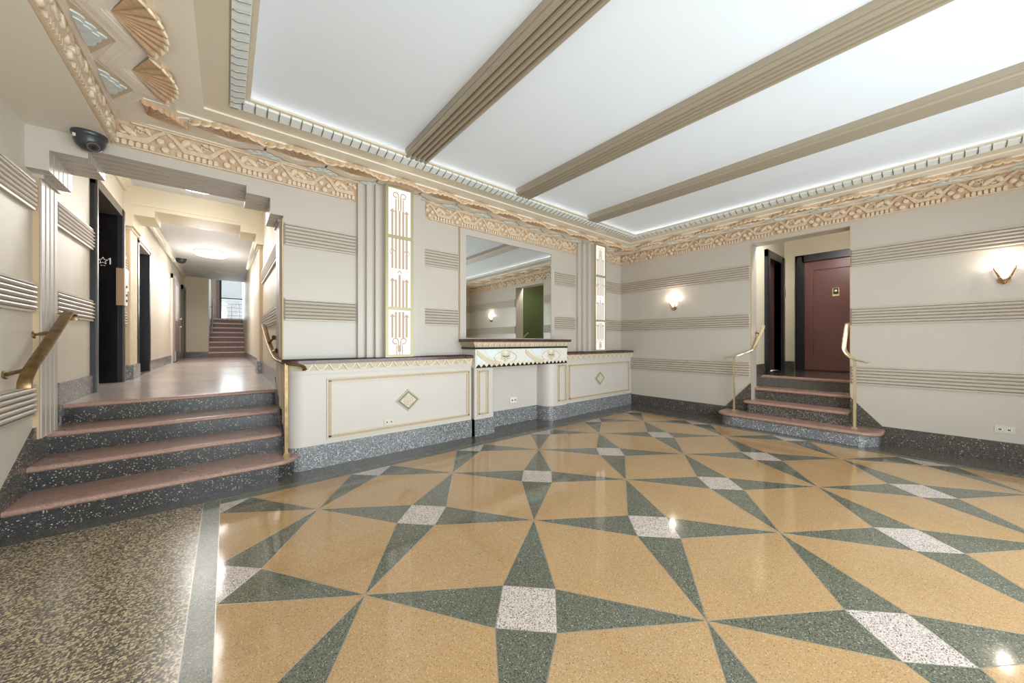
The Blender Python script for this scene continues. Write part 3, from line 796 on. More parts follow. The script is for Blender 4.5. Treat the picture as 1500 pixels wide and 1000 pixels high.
# ---- stair window
w2 = sempty('window_2', (.15, 19.6, 2.27))
MB().box(-.36, -.25, 19.52, 19.66, 2.27, 4.75).obj('casing', 'mauve', w2)
MB().box(-.25, -.18, 19.54, 19.64, 2.27, 4.75).obj('sash_stile', 'frame_k', w2)
MB().box(-.25, .75, 19.54, 19.64, 2.27, 2.32).obj('sash_rail', 'frame_k', w2)
MB().box(-.25, .75, 19.54, 19.64, 3.16, 3.21).obj('sash_rail', 'frame_k', w2)
MB().box(-.25, .75, 19.54, 19.64, 4.12, 4.16).obj('sash_rail', 'frame_k', w2)
MB().box(-.18, .75, 19.585, 19.59, 2.32, 3.16).obj('pane', 'glass', w2)
MB().box(-.18, .75, 19.595, 19.6, 3.21, 4.12).obj('pane', 'glass', w2)
for k in range(4): MB().tube([(-.2, 19.72, 2.46 + .17 * k), (.75, 19.72, 2.46 + .17 * k)], .008, 5).obj('guard_bar', 'frame_k', w2)
for x in (.16, .42): MB().tube([(x, 19.72, 2.3), (x, 19.72, 2.98)], .01, 5).obj('guard_upright', 'frame_k', w2)

# ================================================================== STAIRS
def nose(pts_plan, z, th, r=.018):
    """slab from a plan polygon with a rounded edge"""
    rings = []
    cx = sum(p[0] for p in pts_plan) / len(pts_plan); cy = sum(p[1] for p in pts_plan) / len(pts_plan)
    for ins, dz in ((.012, -th), (0, -th + .012), (0, -r), (r * .3, -r * .3), (r, 0)):
        q = inset(pts_plan, ins) if ins else (inset(pts_plan, 1e-5))
        rings.append([(x, y, z + dz) for x, y in q])
    return MB().loft(rings)
st = thing('entry_steps', (-.35, 4.0, 0), 'wide flight of four rose and black terrazzo steps rising to the hall', 'steps')
ny = [3.93, 4.31, 4.69, 5.07]
xr = [.565, .49, .47, .459]
for k in range(4):
    z = RZ * (k + 1); y = ny[k]; r = (.2, .05, .03, .0)[k]; x1 = xr[k]
    back = 5.3 if k == 3 else ny[k + 1] + .06
    def plan(ov):
        x = x1 - ov * (1 if k == 0 else 0)
        if r: return [(XL + .005, back), (XL + .005, y + ov)] + arc(x - r, y + ov + r, r, -PI / 2, 0, 6) + [(x, back)]
        return [(XL + .005, back), (XL + .005, y + ov), (x, y + ov), (x, back)]
    rp = plan(.035); rp = [(a, b) for a, b in rp]
    s_ = MB().prism(rp, z - RZ, z - .04, XYZ).obj('step', 't_riser', st)
    if k < 3: nose(plan(0), z, .042).obj('tread', 't_tread', s_)
    else: nose([(XL + .005, 5.14), (XL + .005, y), (x1, y), (x1, 5.14)], z + .001, .042).obj('tread', 't_tread', s_)
st2 = thing('vestibule_steps', (6.5, 1.35, 0), 'short flight of rose and grey terrazzo steps below the maroon door', 'steps')
nx = [6.11, 6.43, 6.77, 7.11]
yy = [(.43, 2.30), (.763, 2.0), (.763, 1.926), (.763, 1.926)]
for k in range(4):
    z = RZ * (k + 1); x = nx[k]; a, b = yy[k]; r = (.22, .06, .03, 0)[k]
    back = 7.3 if k == 3 else (XR - .024 if k == 0 else nx[k + 1] + .06)
    def plan(ov):
        e = ov if k < 2 else 0
        if k == 1: return [(back, a), (back, 1.926), (XR - .003, 1.926), (XR - .003, b - e)] + arc(x + ov + r, b - e - r, r, PI / 2, PI, 6) + [(x + ov, a)]
        if k == 0: return [(back, a + e)] + [(back, b - e)] + arc(x + ov + r, b - e - r, r, PI / 2, PI, 6) + arc(x + ov + r, a + e + r, r, PI, 1.5 * PI, 6)
        return [(back, a), (back, b), (x + ov, b), (x + ov, a)]
    s_ = MB().prism(plan(.04), z - RZ, z - .04, XYZ).obj('step', 't_riser' if k else 't_base', st2)
    s_.data.materials[0] = M['t_base' if k == 0 else 't_based']
    if k < 3: nose(plan(0), z, .042).obj('tread', 't_tread', s_)
    else: nose([(7.2, a), (7.2, b), (x, b), (x, a)], z + .001, .042).obj('tread', 't_tread', s_)
st3 = thing('hall_stairs', (.0, 16.7, HZ), 'mauve stair flight with pale nosings climbing to the hall window', 'stairs')
for k in range(8):
    y = 16.75 + k * .28; z = HZ + .19 * (k + 1)
    s_ = MB().box(-.518, HXR + .028, y, 19.59, z - .19, z - .03).obj('step', 'stairlino', st3)
    MB().box(-.518, HXR + .028, y - .025, y + .3 if k < 7 else 19.59, z - .03, z).obj('tread', 'stairlino', s_)
    MB().box(-.518, HXR + .028, y - .035, y + .03, z - .045, z + .004).obj('nosing', 'nosing', s_)

# ================================================================== COUNTERS
def moulding(parent, x0, x1, z0, z1, y, w=.05):
    """rectangular gilt picture moulding on a face looking to -Y"""
    for nm, (a, b, c, d) in (('top', (x0, x1, z1 - w, z1)), ('bot', (x0, x1, z0, z0 + w)), ('l', (x0, x0 + w, z0 + w, z1 - w)), ('r', (x1 - w, x1, z0 + w, z1 - w))):
        o = MB().box(a, b, y - .016, y, c, d).obj('moulding', 'mould_l', parent)
        i = w * .3
        if nm in ('top', 'bot'): MB().box(a + i, b - i, y - .024, y - .016, c + i, d - i * .6).obj('rope_bead', 'mould', o)
        else: MB().box(a + i, b - i * .6, y - .024, y - .016, c - w * .5, d + w * .5).obj('rope_bead', 'mould', o)
def tri_tiles(parent, x0, x1, z0, z1, y, n, mat='cfrieze_l'):
    w = (x1 - x0) / n; h = z1 - z0; m1 = MB(); m2 = MB()
    m1.prism([(-.46 * w, .5 * h), (.46 * w, .5 * h), (.16 * w, -.42 * h), (-.16 * w, -.42 * h)], 0, -.008, XZ)
    me1 = m1.mesh('chevron_tile'); me1.materials.append(M['cfrieze'])
    for a, b, c, d in ((-.46, .5, -.16, -.42), (.46, .5, .16, -.42), (-.16, -.42, .16, -.42)):
        p, q = Vector((a * w, b * h)), Vector((c * w, d * h)); t = (q - p).normalized(); nn = Vector((-t.y, t.x)) * .006
        m2.prism([(p.x + nn.x, p.y + nn.y), (q.x + nn.x, q.y + nn.y), (q.x - nn.x, q.y - nn.y), (p.x - nn.x, p.y - nn.y)], -.006, -.014, XZ)
    m2.tube([(.22 * w * math.cos(a), -.012, .12 * h + .26 * h * math.sin(a)) for a in [PI * k / 8 for k in range(8, 17)]], .004, 5)
    me2 = m2.mesh('tile_ridge'); me2.materials.append(M[mat])
    for k in range(n):
        p = (x0 + w * (k + .5), y, (z0 + z1) / 2)
        o = place('chevron_tile', me1, parent, p); place('tile_ridge', me2, o, p)
def diamond(parent, cx, cz, y, hw=.155, hz=.135):
    def dia(s, y0, y1, mat, nm, par):
        return MB().prism([(cx - hw * s, cz), (cx, cz - hz * s), (cx + hw * s, cz), (cx, cz + hz * s)], y0, y1, XZ).obj(nm, mat, par)
    d = dia(1.0, y, y - .008, 'mould', 'diamond_boss', parent)
    dia(.92, y - .008, y - .011, 'mould_l', 'diamond_line', d); dia(.86, y - .010, y - .0135, 'green', 'diamond_field', d); dia(.66, y - .0125, y - .017, 'mould_l', 'diamond_centre', d)
    for r in (.055, .03):
        MB().tube([(cx + r * math.cos(a), y - .018, cz + r * math.sin(a)) for a in [2 * PI * k / 20 for k in range(21)]], .0028, 5).obj('ring', 'mould', d)
    MB().lathe([(.02, 0), (.014, -.008), (.004, -.011)], (cx, y - .016, cz), 12, 'y').obj('button', 'mould_l', d, True)
def plan_counter(x0, x1, y, rl, rr, back=YB - .001):
    p = [(x1, back), (x0, back)]
    p += arc(x0 + rl, y + rl, rl, PI, 1.5 * PI, 8) if rl else [(x0, y)]
    p += arc(x1 - rr, y + rr, rr, 1.5 * PI, 2 * PI, 8) if rr else [(x1, y)]
    return p
CY = 4.11
def counter(x0, x1, rl, rr, label, pan, dia, ntiles):
    c = thing('lobby_counter', ((x0 + x1) / 2, YB, 0), label, 'counter')
    MB().prism(plan_counter(x0, x1, CY, rl, rr), .0, 1.03, XYZ).obj('body', 'cream', c, True)
    MB().prism(plan_counter(x0 - .012 * (rl > 0), x1, CY - .014, rl, rr), 0, .235, XYZ).obj('base_course', 't_base', c, True)
    MB().prism(plan_counter(x0 - .012 * (rl > 0), x1, CY - .022, rl, rr), .985, 1.02, XYZ).obj('ledge', 'cream', c, True)
    MB().prism(plan_counter(x0 - .02 * (rl > 0), x1, CY - .03, rl, rr), 1.02, 1.09, XYZ).obj('frieze_ground', 'cfrieze', c, True)
    tri_tiles(c, x0 + rl * .6, x1, 1.022, 1.088, CY - .03, ntiles)
    sl = MB().prism(plan_counter(x0 - .03 * (rl > 0), x1 + .0, CY - .055, rl, rr), 1.09, 1.125, XYZ).obj('marble_slab', 'maroon', c, True)
    MB().prism(plan_counter(x0 - .02 * (rl > 0), x1, CY - .045, rl, rr), 1.125, 1.131, XYZ).obj('slab_top', 'black_top', sl, True)
    moulding(c, *pan, CY); diamond(c, dia[0], dia[1], CY)
    return c
cl = counter(.455, 2.63, .16, 0, 'long cream counter with diamond boss between hall steps and mantel', (.82, 2.60, .28, .93), (1.715, .603), 15)
cr = counter(4.556, XR - .002, 0, 0, 'cream counter with diamond boss right of the mantel, against the wall', (4.62, 6.52, .285, .92), (5.535, .618), 14)
sk = MB().prism([(4.13, .15), (4.5, .15), (4.95, .7), (4.95, .9), (4.62, .72), (4.13, .235)], .435, .458, YZ).obj('stair_skirt', 't_riser', br)

# ---- mantel
mt = thing('mantelpiece', (3.575, YB, 0), 'cream mantelpiece with relief frieze and maroon shelf under the mirror', 'mantel')
PY = 4.07
for x0, x1, rl, rr in ((2.655, 3.0, 0, .04), (4.11, 4.55, .18, 0)):
    pil = MB().prism(plan_counter(x0, x1, PY, rl, rr), 0, .955, XYZ).obj('pillar', 'cream', mt, True)
    MB().prism(plan_counter(x0 - (.014 if rl else 0), x1 + (.014 if rr else 0), PY - .014, rl, rr), 0, .235, XYZ).obj('base_course', 't_base', pil, True)
moulding(mt, 2.70, 2.89, .283, .92, PY, .042); moulding(mt, 4.315, 4.53, .295, .93, PY, .042)
MB().box(3.0, 4.11, YB - .008, YB - .002, 0, .955).obj('recess_back', 'cream', mt)
MB().box(3.0, 4.11, YB - .02, YB, 0, .235).obj('recess_base', 't_base', mt)
FYM = 4.015
MB().box(2.635, 4.50, FYM, YB, .955, 1.215).obj('relief_panel', 'relief_w', mt)
bpn = MB().box(2.62, 4.505, FYM - .01, YB, 1.213, 1.24).obj('black_fillet', 'black', mt)
vs = []
for z, g, yq in ((1.24, 0, FYM - .006), (1.313, .045, FYM - .035)):
    vs += [(2.63 - g, yq, z), (4.5 + g, yq, z), (4.5 + g, YB, z), (2.63 - g, YB, z)]
MB().add(vs, [(0, 1, 2, 3), (7, 6, 5, 4), (0, 4, 5, 1), (1, 5, 6, 2), (2, 6, 7, 3), (3, 7, 4, 0)]).obj('scroll_frieze', 'cfrieze', mt)
sl = MB().box(2.575, 4.555, FYM - .045, YB, 1.313, 1.344).obj('mantel_shelf', 'maroon', mt)
MB().box(2.575, 4.56, FYM - .05, YB, 1.344, 1.353).obj('shelf_dark_strip', 'black_top', sl)  # black strip coloured in for the dark reflection along the shelf
n = 19
mw = MB()
w_ = (4.5 - 2.64) / n
mw.prism([(-.48 * w_, -.031), (-.34 * w_, -.031), (.1 * w_, .031), (-.04 * w_, .031)], 0, -.01, XZ)
mw.tube([(.1 * w_ + .024 * math.cos(a) * (1 - k * .05), -.008, -.004 + .02 * math.sin(a) * (1 - k * .05)) for k, a in enumerate([q * .6 for q in range(12)])], .0042, 5)
mme = mw.mesh('scroll_tile'); mme.materials.append(M['cfrieze_l'])
for k in range(n):
    o = place('scroll_tile', mme, mt, (2.64 + w_ * (k + .5), FYM - .021, 1.2765)); o.rotation_euler = (-.37, 0, 0)
n = 21; w_ = (4.5 - 2.64) / n
mk_ = MB(); mk_.prism([(-w_ / 2, -.026), (w_ / 2, -.026), (0, .022)], 0, -.012, XZ)
mke = mk_.mesh('black_triangle'); mke.materials.append(M['black'])
mp = MB(); mp.prism([(-w_ / 2, .028), (0, -.02), (w_ / 2, .028), (0, .06)], 0, -.009, XZ)
mpe = mp.mesh('pale_triangle'); mpe.materials.append(M['cfrieze_l'])
for k in range(n):
    place('black_triangle', mke, mt, (2.64 + w_ * (k + .5), FYM, .981))
    if k < n - 1: place('pale_triangle', mpe, mt, (2.64 + w_ * (k + 1), FYM, .981))
def petal(cx, cz, ang, L, wd_, mat, nm='petal', par=mt, d=.012):
    pts = []
    for k in range(12):
        a = 2 * PI * k / 12; x = L / 2 * math.cos(a); y = wd_ / 2 * math.sin(a) * (1 + .5 * math.cos(a))
        x += L / 2
        pts.append((cx + x * math.cos(ang) - y * math.sin(ang), cz + x * math.sin(ang) + y * math.cos(ang)))
    MB().prism(pts, FYM, FYM - d, XZ).obj(nm, mat, par)
for cx in (3.163, 4.11):
    cz = 1.09
    for a, L in ((PI / 2 - .95, .1), (PI / 2 + .95, .1), (-.15, .085), (PI + .15, .085), (-PI / 2, .075)):
        petal(cx, cz + .005, a, L, .05, 'relief_t')
    for s_ in (-1, 1):
        path = [(cx + s_ * (.02 + .19 * math.sin(t) ** .8), FYM - .004, cz + .1 - .2 * (t / PI)) for t in [PI * k / 12 for k in range(13)]]
        MB().tube(path, .007, 5).obj('heart_outline', 'relief_t', mt)
        path = [(cx + s_ * (.06 + .24 * math.sin(t) ** .8), FYM - .002, cz + .115 - .22 * (t / PI)) for t in [PI * k / 12 for k in range(13)]]
        MB().tube(path, .005, 5).obj('heart_outline', 'paleblue', mt)
for x0 in (2.66, 3.55):
    # swagged drape: tan sash with pale blue ground either side
    n = 8; up = [(x0 - .0 + .38 * k / n, 1.20 - .16 * math.sin(PI / 2 * k / n)) for k in range(n + 1)]
    lo = [(x - .02 * 0, z - .06 - .02 * math.sin(PI * k / n)) for k, (x, z) in enumerate(up)]
    off = 0 if x0 > 3 else -.0
    MB().prism(up + lo[::-1], FYM, FYM - .012, XZ).obj('sash', 'relief_t', mt)
    MB().prism([(x0 + .12, 1.21), (x0 + .36, 1.21), (x0 + .36, 1.1), (x0 + .25, 1.09), (x0 + .17, 1.14)], FYM, FYM - .006, XZ).obj('sky_patch', 'paleblue', mt)
    MB().prism([(x0, 1.11), (x0 + .16, 1.045), (x0 + .3, .995), (x0, .995)], FYM, FYM - .006, XZ).obj('sky_patch', 'paleblue', mt)

# ---- mirror
mi = thing('wall_mirror', (3.557, YB, 1.353), 'large rectangular mirror in flat cream surround above the mantel', 'mirror')
for b in ((2.58, 2.68, 1.353, 2.955), (4.44, 4.512, 1.353, 2.955), (2.68, 4.44, 2.862, 2.955)):
    MB().box(b[0], b[1], YB - .035, YB, b[2], b[3]).obj('surround', 'wall', mi)
MB().box(2.68, 4.44, YB - .022, YB - .012, 1.372, 2.862).obj('mirror_glass', 'mirror', mi)
MB().box(2.68, 4.44, YB - .03, YB, 1.353, 1.372).obj('bottom_channel', 'wall', mi)

# ---- illuminated etched glass boxes
def scroll2(m, cx, z0, w, y, up=1):
    for s_ in (-1, 1):
        pts = [(cx + s_ * .012, y, z0 - up * .13), (cx + s_ * .014, y, z0 - up * .04)]
        for k in range(11):
            a = PI - k * .52
            pts.append((cx + s_ * (.014 + w + w * math.cos(a)), y, z0 + up * w * .95 * math.sin(a)))
        m.tube(pts, .008, 5)
def vbar(m, x, z0, z1, y, w=.0125): m.box(x - w, x + w, y - .003, y + .003, z0, z1)
def arrow(m, x, z, y):
    for s_ in (-1, 1): m.tube([(x, y, z), (x + s_ * .026, y, z - .035)], .0065, 5)
def light_box(cx, label):
    lb = thing('light_box', (cx, 4.125, 1.13), label, 'wall light', 'tall lit etched glass boxes beside the mirror')
    x0, x1, y = cx - .172, cx + .172, 4.115; e = .034
    Zs = [(1.165, 1.697), (1.735, 2.552), (2.592, 3.15)]
    for b in ((x0, x0 + e, 1.133, 3.183), (x1 - e, x1, 1.133, 3.183), (x0 + e, x1 - e, 1.133, 1.165), (x0 + e, x1 - e, 3.15, 3.183), (x0 + e, x1 - e, 1.697, 1.735), (x0 + e, x1 - e, 2.552, 2.592)):
        MB().box(b[0], b[1], y - .012, y + .01, b[2], b[3]).obj('frame_bar', 'olive', lb)
    ye = y - .002
    for i, (a, b) in enumerate(Zs):
        p = MB().box(x0 + e, x1 - e, y, y + .008, a, b).obj('pane', 'pane_lit', lb)
        m = MB(); q = [-.088, -.045, 0, .045, .088]
        if i == 0:
            scroll2(m, cx, a + .16, .035, ye)
            for t in (-.035, 0, .035): vbar(m, cx + t, a, a + .11, ye, .006)
            for t in q: vbar(m, cx + t, a + .2, b - (.06 if abs(t) > .06 else .02), ye)
            arrow(m, cx - .088, b - .05, ye); arrow(m, cx + .088, b - .05, ye)
        elif i == 1:
            for t in q: vbar(m, cx + t, a, a + .33 + (.06 if t == 0 else 0), ye)
            for t, h in ((-.088, .34), (0, .44), (.088, .34)): arrow(m, cx + t, a + h, ye)
            for t in q: vbar(m, cx + t, a + .46, b, ye)
            for s_ in (-1, 1):
                m.tube([(cx + s_ * (.06 + .03 - .03 * math.cos(k * .5)), ye, b - .16 + .03 * math.sin(k * .5)) for k in range(11)], .0055, 5)
        else:
            for t in q: vbar(m, cx + t, a, a + .3, ye)
            arrow(m, cx + .088, a + .31, ye); arrow(m, cx - .088, a + .31, ye)
            for t in (-.045, -.015, .015, .045): vbar(m, cx + t, a + .3, b - .12, ye, .0075)
            scroll2(m, cx, b - .075, .032, ye)
        m.obj('etching', 'etch', p)
light_box(1.612, 'tall lit etched glass light box on left counter, nearer the hall')
light_box(5.56, 'tall lit etched glass light box on right counter, near the corner')

# ---- sconces
def sconce(x, y, z, nx_, ny_, label):
    """half-bowl wall sconce; (nx_,ny_) points into the room"""
    s_ = thing('wall_sconce', (x, y, z), label, 'wall light', 'bronze wall sconces with white glass')
    tx, ty = -ny_, nx_
    def Wp(a, d, h): return (x + tx * a + nx_ * d, y + ty * a + ny_ * d, z + h)
    MB().prism(arc(0, 0, .045, 0, 2 * PI, 15)[:-1], 0, .014, lambda a, b, t: Wp(a, t, b - .09)).obj('backplate', 'bronze', s_)
    rings = []
    for h, r in ((-.075, .008), (-.06, .03), (-.03, .05), (.01, .06), (.05, .064), (.053, .058), (.01, .052)):
        rings.append([Wp(r * math.cos(a), .008 + r * 1.15 * math.sin(a), h) for a in [PI * k / 10 for k in range(11)]] + [Wp(r * math.cos(a) * .9, .006, h) for a in (PI,)])
    MB().loft(rings).obj('glass_bowl', 'sconce_lit', s_, True)
    for sg in (-1, 1):
        pts = [Wp(sg * (.004 + .068 * (t ** .62)), .05 + .02 * math.sin(PI * t), -.105 + .16 * t) for t in [k / 9 for k in range(10)]]
        MB().tube(pts, [.011] * 4 + [.009] * 4 + [.007, .006], 7).obj('arm', 'bronze', s_, True)
        MB().tube([pts[-1], Wp(sg * .085, .05, .056)], .005, 6).obj('arm_tip', 'bronze', s_, True)
    MB().lathe([(.004, -.03), (.014, -.018), (.016, -.004), (.009, .012)], Wp(0, .05, -.105), 10).obj('finial', 'bronze', s_, True)
    point('sconce_bulb', Wp(0, .07, .075), 4, (1, .90, .78), .035)
sconce(XR, -.461, 2.085, -1, 0, 'bronze and white glass sconce on wall right of the maroon door')
sconce(XR, 3.19, 2.05, -1, 0, 'small bronze sconce on wall between far corner and vestibule steps')

# ---- handrails
def brackets(parent, pts, mat):
    for (a, b) in pts:
        MB().tube([a, b], .013, 8).obj('bracket', mat, parent, True)
        d = (Vector(b) - Vector(a)).normalized()
        MB().tube([a, Vector(a) + d * .012], .03, 12).obj('rosette', mat, parent, True)
def smooth_path(P_, n=6):
    P_ = [Vector(p) for p in P_]; out = []
    for i in range(len(P_) - 1):
        p0, p1, p2, p3 = P_[max(i - 1, 0)], P_[i], P_[i + 1], P_[min(i + 2, len(P_) - 1)]
        for k in range(n):
            t = k / n
            out.append(.5 * ((2 * p1) + (-p0 + p2) * t + (2 * p0 - 5 * p1 + 4 * p2 - p3) * t * t + (-p0 + 3 * p1 - 3 * p2 + p3) * t ** 3))
    return out + [P_[-1]]
h1 = thing('handrail', (XL, 4.3, HZ), 'flat worn brass handrail bracketed to the left wall', 'handrail', 'brass handrails')
xa = -1.065
MB().sweep(smooth_path([(xa, 3.925, 1.0), (xa, 3.935, 1.045), (xa, 3.985, 1.10), (xa, 4.06, 1.155), (xa, 4.4, 1.35), (xa, 4.74, 1.55), (xa, 4.80, 1.568), (xa, 4.87, 1.56), (xa, 4.885, 1.51)], 5), .062, .026).obj('rail', 'brass', h1, True)
brackets(h1, [((XL, 4.03, 1.09), (xa, 4.03, 1.13)), ((XL, 4.5, 1.37), (xa, 4.5, 1.40))], 'brass')
h2 = thing('handrail', (.458, 4.13, RZ), 'brass handrail on a square post beside the left counter', 'handrail', 'brass handrails')
MB().sweep(smooth_path([(.37, 5.55, 1.53), (.38, 5.0, 1.31), (.40, 4.5, 1.155), (.435, 4.25, 1.115), (.50, 4.08, 1.092), (.575, 4.02, 1.078), (.60, 4.0, 1.05), (.595, 4.005, 1.035)], 5), .052, .022).obj('rail', 'brass', h2, True)
po = MB().box(.444, .472, 4.116, 4.144, RZ, 1.10).obj('post', 'brass', h2)
MB().box(.43, .486, 4.102, 4.158, RZ, RZ + .012).box(.436, .48, 4.108, 4.152, RZ + .012, RZ + .026).obj('foot', 'brass', po)
brackets(h2, [((.43, 4.88, 1.37), (.375, 4.95, 1.30)), ((.43, 4.66, 1.22), (.39, 4.68, 1.205))], 'brass')
h3 = thing('handrail', (6.48, 2.13, RZ), 'polished brass handrail on a post, left side of vestibule steps', 'handrail', 'brass handrails')
MB().sweep(smooth_path([(6.26, 2.20, 1.045), (6.28, 2.19, 1.062), (6.36, 2.17, 1.068), (6.46, 2.13, 1.075), (6.535, 2.05, 1.11), (6.575, 1.95, 1.16), (6.64, 1.885, 1.235), (6.98, 1.865, 1.56), (7.01, 1.865, 1.565), (7.02, 1.865, 1.54)], 5), .045, .02).obj('rail', 'brass_l', h3, True)
po = MB().box(6.468, 6.492, 2.118, 2.142, RZ, 1.065).obj('post', 'brass_l', h3); MB().box(6.452, 6.508, 2.102, 2.158, RZ, RZ + .014).obj('foot', 'brass_l', po)
brackets(h3, [((6.84, OY1 - .002, 1.47), (6.86, 1.868, 1.44))], 'brass')
h4 = thing('handrail', (6.36, .69, RZ), 'polished brass handrail on a post, right side of vestibule steps', 'handrail', 'brass handrails')
MB().sweep(smooth_path([(6.17, .555, 1.045), (6.18, .56, 1.062), (6.26, .62, 1.072), (6.36, .69, 1.085), (6.47, .76, 1.13), (6.58, .815, 1.20), (6.68, .83, 1.28), (7.0, .84, 1.56), (7.06, .84, 1.57)], 5), .05, .022).obj('rail', 'brass_l', h4, True)
po = MB().box(6.346, 6.374, .676, .704, RZ, 1.075).obj('post', 'brass_l', h4); MB().box(6.33, 6.39, .66, .72, RZ, RZ + .014).obj('foot', 'brass_l', po)
h5 = thing('handrail', (-.45, 17.2, HZ), 'mauve wooden handrail on the left of the far hall stairs', 'handrail')
MB().sweep([(-.44, 16.75, HZ + .85), (-.44, 17.2, HZ + 1.1), (-.44, 18.9, HZ + 2.3)], .05, .05).obj('rail', 'mauve', h5)
brackets(h5, [((-.52, 17.3, HZ + 1.1), (-.44, 17.3, HZ + 1.15)), ((-.52, 18.5, HZ + 1.95), (-.44, 18.5, HZ + 2.0))], 'chrome')

# ---- outlets
def outlet(fn, w, h, label, mat='plastic_w'):
    o = thing('wall_outlet', fn(0, 0, 0), label, 'outlet', 'wall outlets')
    MB().prism([(-w, -h), (w, -h), (w, h), (-w, h)], 0, .008, fn).obj('plate', mat, o)
    for s_ in (-1, 1):
        r = MB().prism([(s_ * w * .45 + w * .3 * math.cos(a), h * .5 * math.sin(a)) for a in [2 * PI * k / 14 for k in range(14)]], .008, .012, fn).obj('receptacle', 'plastic_w', o)
        for d in (-.3, .3):
            cx = s_ * w * .45 + d * w * .25
            MB().prism([(cx - .0035, -h * .25), (cx + .0035, -h * .25), (cx + .0035, h * .25), (cx - .0035, h * .25)], .012, .0135, fn).obj('slot', 'dark', r)
outlet(lambda a, b, t: (1.482 + a, CY - t, .372 + b), .058, .038, 'white double outlet on long counter beside its diamond boss', 'plastic_c')
outlet(lambda a, b, t: (3.575 + a, YB - .0 - t * 3, .378 + b), .07, .045, 'white surface mounted double outlet in recess under the mantel')
outlet(lambda a, b, t: (XR - t, -.463 - a, .352 + b), .066, .04, 'cream double outlet low on right wall below the large sconce', 'plastic_c')

# ---- dome cameras
def dome_cam(c, r, label, detail=True):
    o = thing('security_camera', c, label, 'camera', 'dome security cameras')
    MB().lathe([(r, 0), (r * 1.02, -.012), (r * .96, -.03), (r * .9, -.036)], c, 24).obj('base_ring', 'plastic_k', o, True)
    MB().lathe([(r * .9, -.034), (r * .88, -.065), (r * .74, -.1), (r * .45, -.126), (r * .1, -.134)], c, 24).obj('dome', 'plastic_k', o, True)
    if detail:
        d = Vector((.30, -.62, -.62)).normalized(); p = Vector(c) + Vector((0, 0, -.05)) + d * r * .74
        MB().tube([p, p + d * .03], .036, 16).obj('lens_housing', 'chrome', o, True)
        MB().tube([p + d * .028, p + d * .034], .028, 16).obj('lens_ring', 'plastic_k', o, True)
        MB().tube([p + d * .033, p + d * .036], .014, 12).obj('lens', 'dark', o, True)
        q = Vector(c) + Vector((-.062, -.045, -.05)); MB().box(q.x - .012, q.x + .012, q.y - .02, q.y, q.z - .012, q.z + .012).obj('sticker', 'plastic_c', o)
dome_cam((-.845, 4.27, ZF0), .098, 'charcoal dome camera under the soffit above the hall portal')
dome_cam((-1.0, 13.5, HC), .12, 'small dark dome camera on the far hall ceiling', False)

# ---- ceiling lamps
def flush_lamp(c, r, label, power, soft=None):
    o = thing('ceiling_lamp', c, label, 'ceiling light', 'flush hall ceiling lamps')
    MB().lathe([(r * 1.05, 0), (r * 1.05, -.02), (r, -.03)], c, 28).obj('lamp_rim', 'plastic_w', o, True)
    MB().lathe([(r * .97, -.028), (r * .97, -.085), (r * .9, -.105), (r * .05, -.112)], c, 28).obj('opal_drum', 'lampw', o, True)
    for k in range(3):
        a = 2 * PI * k / 3 + .5
        MB().tube([(c[0] + r * math.cos(a), c[1] + r * math.sin(a), c[2] - .01), (c[0] + r * math.cos(a), c[1] + r * math.sin(a), c[2] - .1)], .006, 5).obj('retaining_rod', 'chrome', o)
    l = bpy.data.lights.new('lamp_light', 'SPOT'); l.energy = power; l.color = (1, .96, .92); l.shadow_soft_size = soft or r
    l.spot_size = 3.05; l.spot_blend = .25
    lo = bpy.data.objects.new('lamp_light', l); COL.objects.link(lo); lo.location = (c[0], c[1], c[2] - .12 - (soft or r))
    point('lamp_glow', (c[0], c[1], c[2] - .12 - (soft or r * 1.6)), power * .36, (1, .97, .94), soft or r)
flush_lamp((-.31, 11.98, HC), .33, 'round flush opal lamp on the far hall ceiling', 60)
flush_lamp((-.34, 6.75, HC), .30, 'lit opal lamp half hidden above the first portal', 26)
flush_lamp((-.33, 8.95, HC), .3, 'added opal hall lamp, unseen behind the second portal header', 34)  # unseen lamp, added to even out the hall light
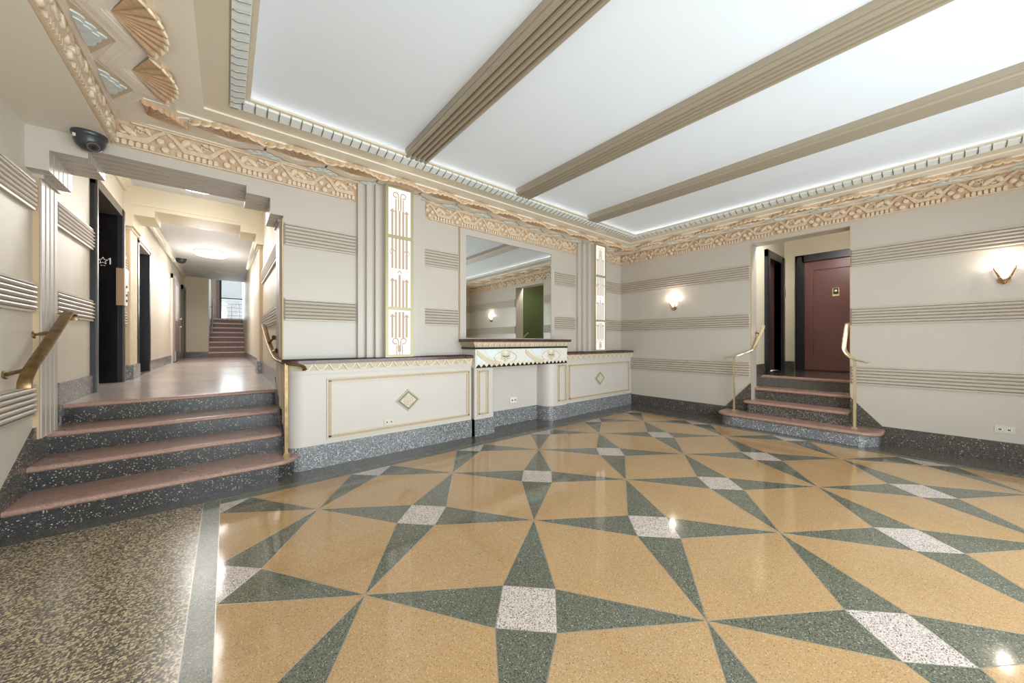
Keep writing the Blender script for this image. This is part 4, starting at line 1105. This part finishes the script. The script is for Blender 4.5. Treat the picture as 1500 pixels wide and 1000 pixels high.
flush_lamp((7.06, 1.1, VZ), .16, 'added opal ceiling lamp, unseen inside the vestibule', 34, .08)  # added out of view to light the vestibule
sd = thing('smoke_detector', (-.22, 15.2, HC), 'small cream detector on hall ceiling near the stairs', 'detector')
MB().box(-.32, -.12, 15.1, 15.3, HC - .02, HC).obj('detector_base', 'plastic_c', sd); MB().lathe([(.09, -.02), (.08, -.05), (.02, -.06)], (-.22, 15.2, HC), 16).obj('detector_cap', 'plastic_c', sd, True)

# ---- lift call plate, notices, pipes
cp = thing('call_plate', (XL + .05, EL1 + .03, 2.08), 'bronze call plate folded round the lift frame edge', 'panel')
MB().box(XL - .02, XL + .055, EL1 - .085, EL1 - .07, 1.83, 2.35).obj('side_plate', 'steel', cp)
fpz = MB().box(XL + .05, XL + .066, EL1 - .07, EL1 + .06, 1.83, 2.36).obj('face_plate', 'plastic_w', cp)
for z in (1.9, 1.98, 2.1): MB().lathe([(.02, 0), (.016, .008), (.002, .009)], (XL + .066, EL1 - .005, z), 12, 'x').obj('button', 'dark', fpz, True)
nf = thing('notice_frame', (XL + .02, 7.56, 2.2), 'small white framed notice on hall wall beside the lift', 'frame')
MB().box(XL, XL + .045, 7.46, 7.66, 2.06, 2.37).obj('frame', 'plastic_w', nf); MB().box(XL + .045, XL + .048, 7.48, 7.64, 2.1, 2.33).obj('notice', 'paper', nf)
pp = thing('wall_pipe', (XL + .08, 10.5, 3.45), 'thin cream conduit pipe running along the hall ceiling line', 'pipe')
MB().tube([(XL + .07, 8.3, 3.5), (XL + .07, 13.2, 3.5)], .035, 8).obj('pipe', 'plastic_w', pp, True)
for y in (9.2, 11.0, 12.9): MB().tube([(XL + .07, y, 3.5), (XL + .07, y + .08, 3.5)], .045, 8).obj('coupling', 'plastic_w', pp, True)
p3 = thing('wall_pipe', (HXR - .02, 11, 3.4), 'short white conduit pipe on the right side of hall ceiling', 'pipe')
MB().tube([(HXR - .04, 8.3, 3.42), (HXR - .04, 12.6, 3.42)], .04, 8).obj('pipe', 'plastic_w', p3, True)
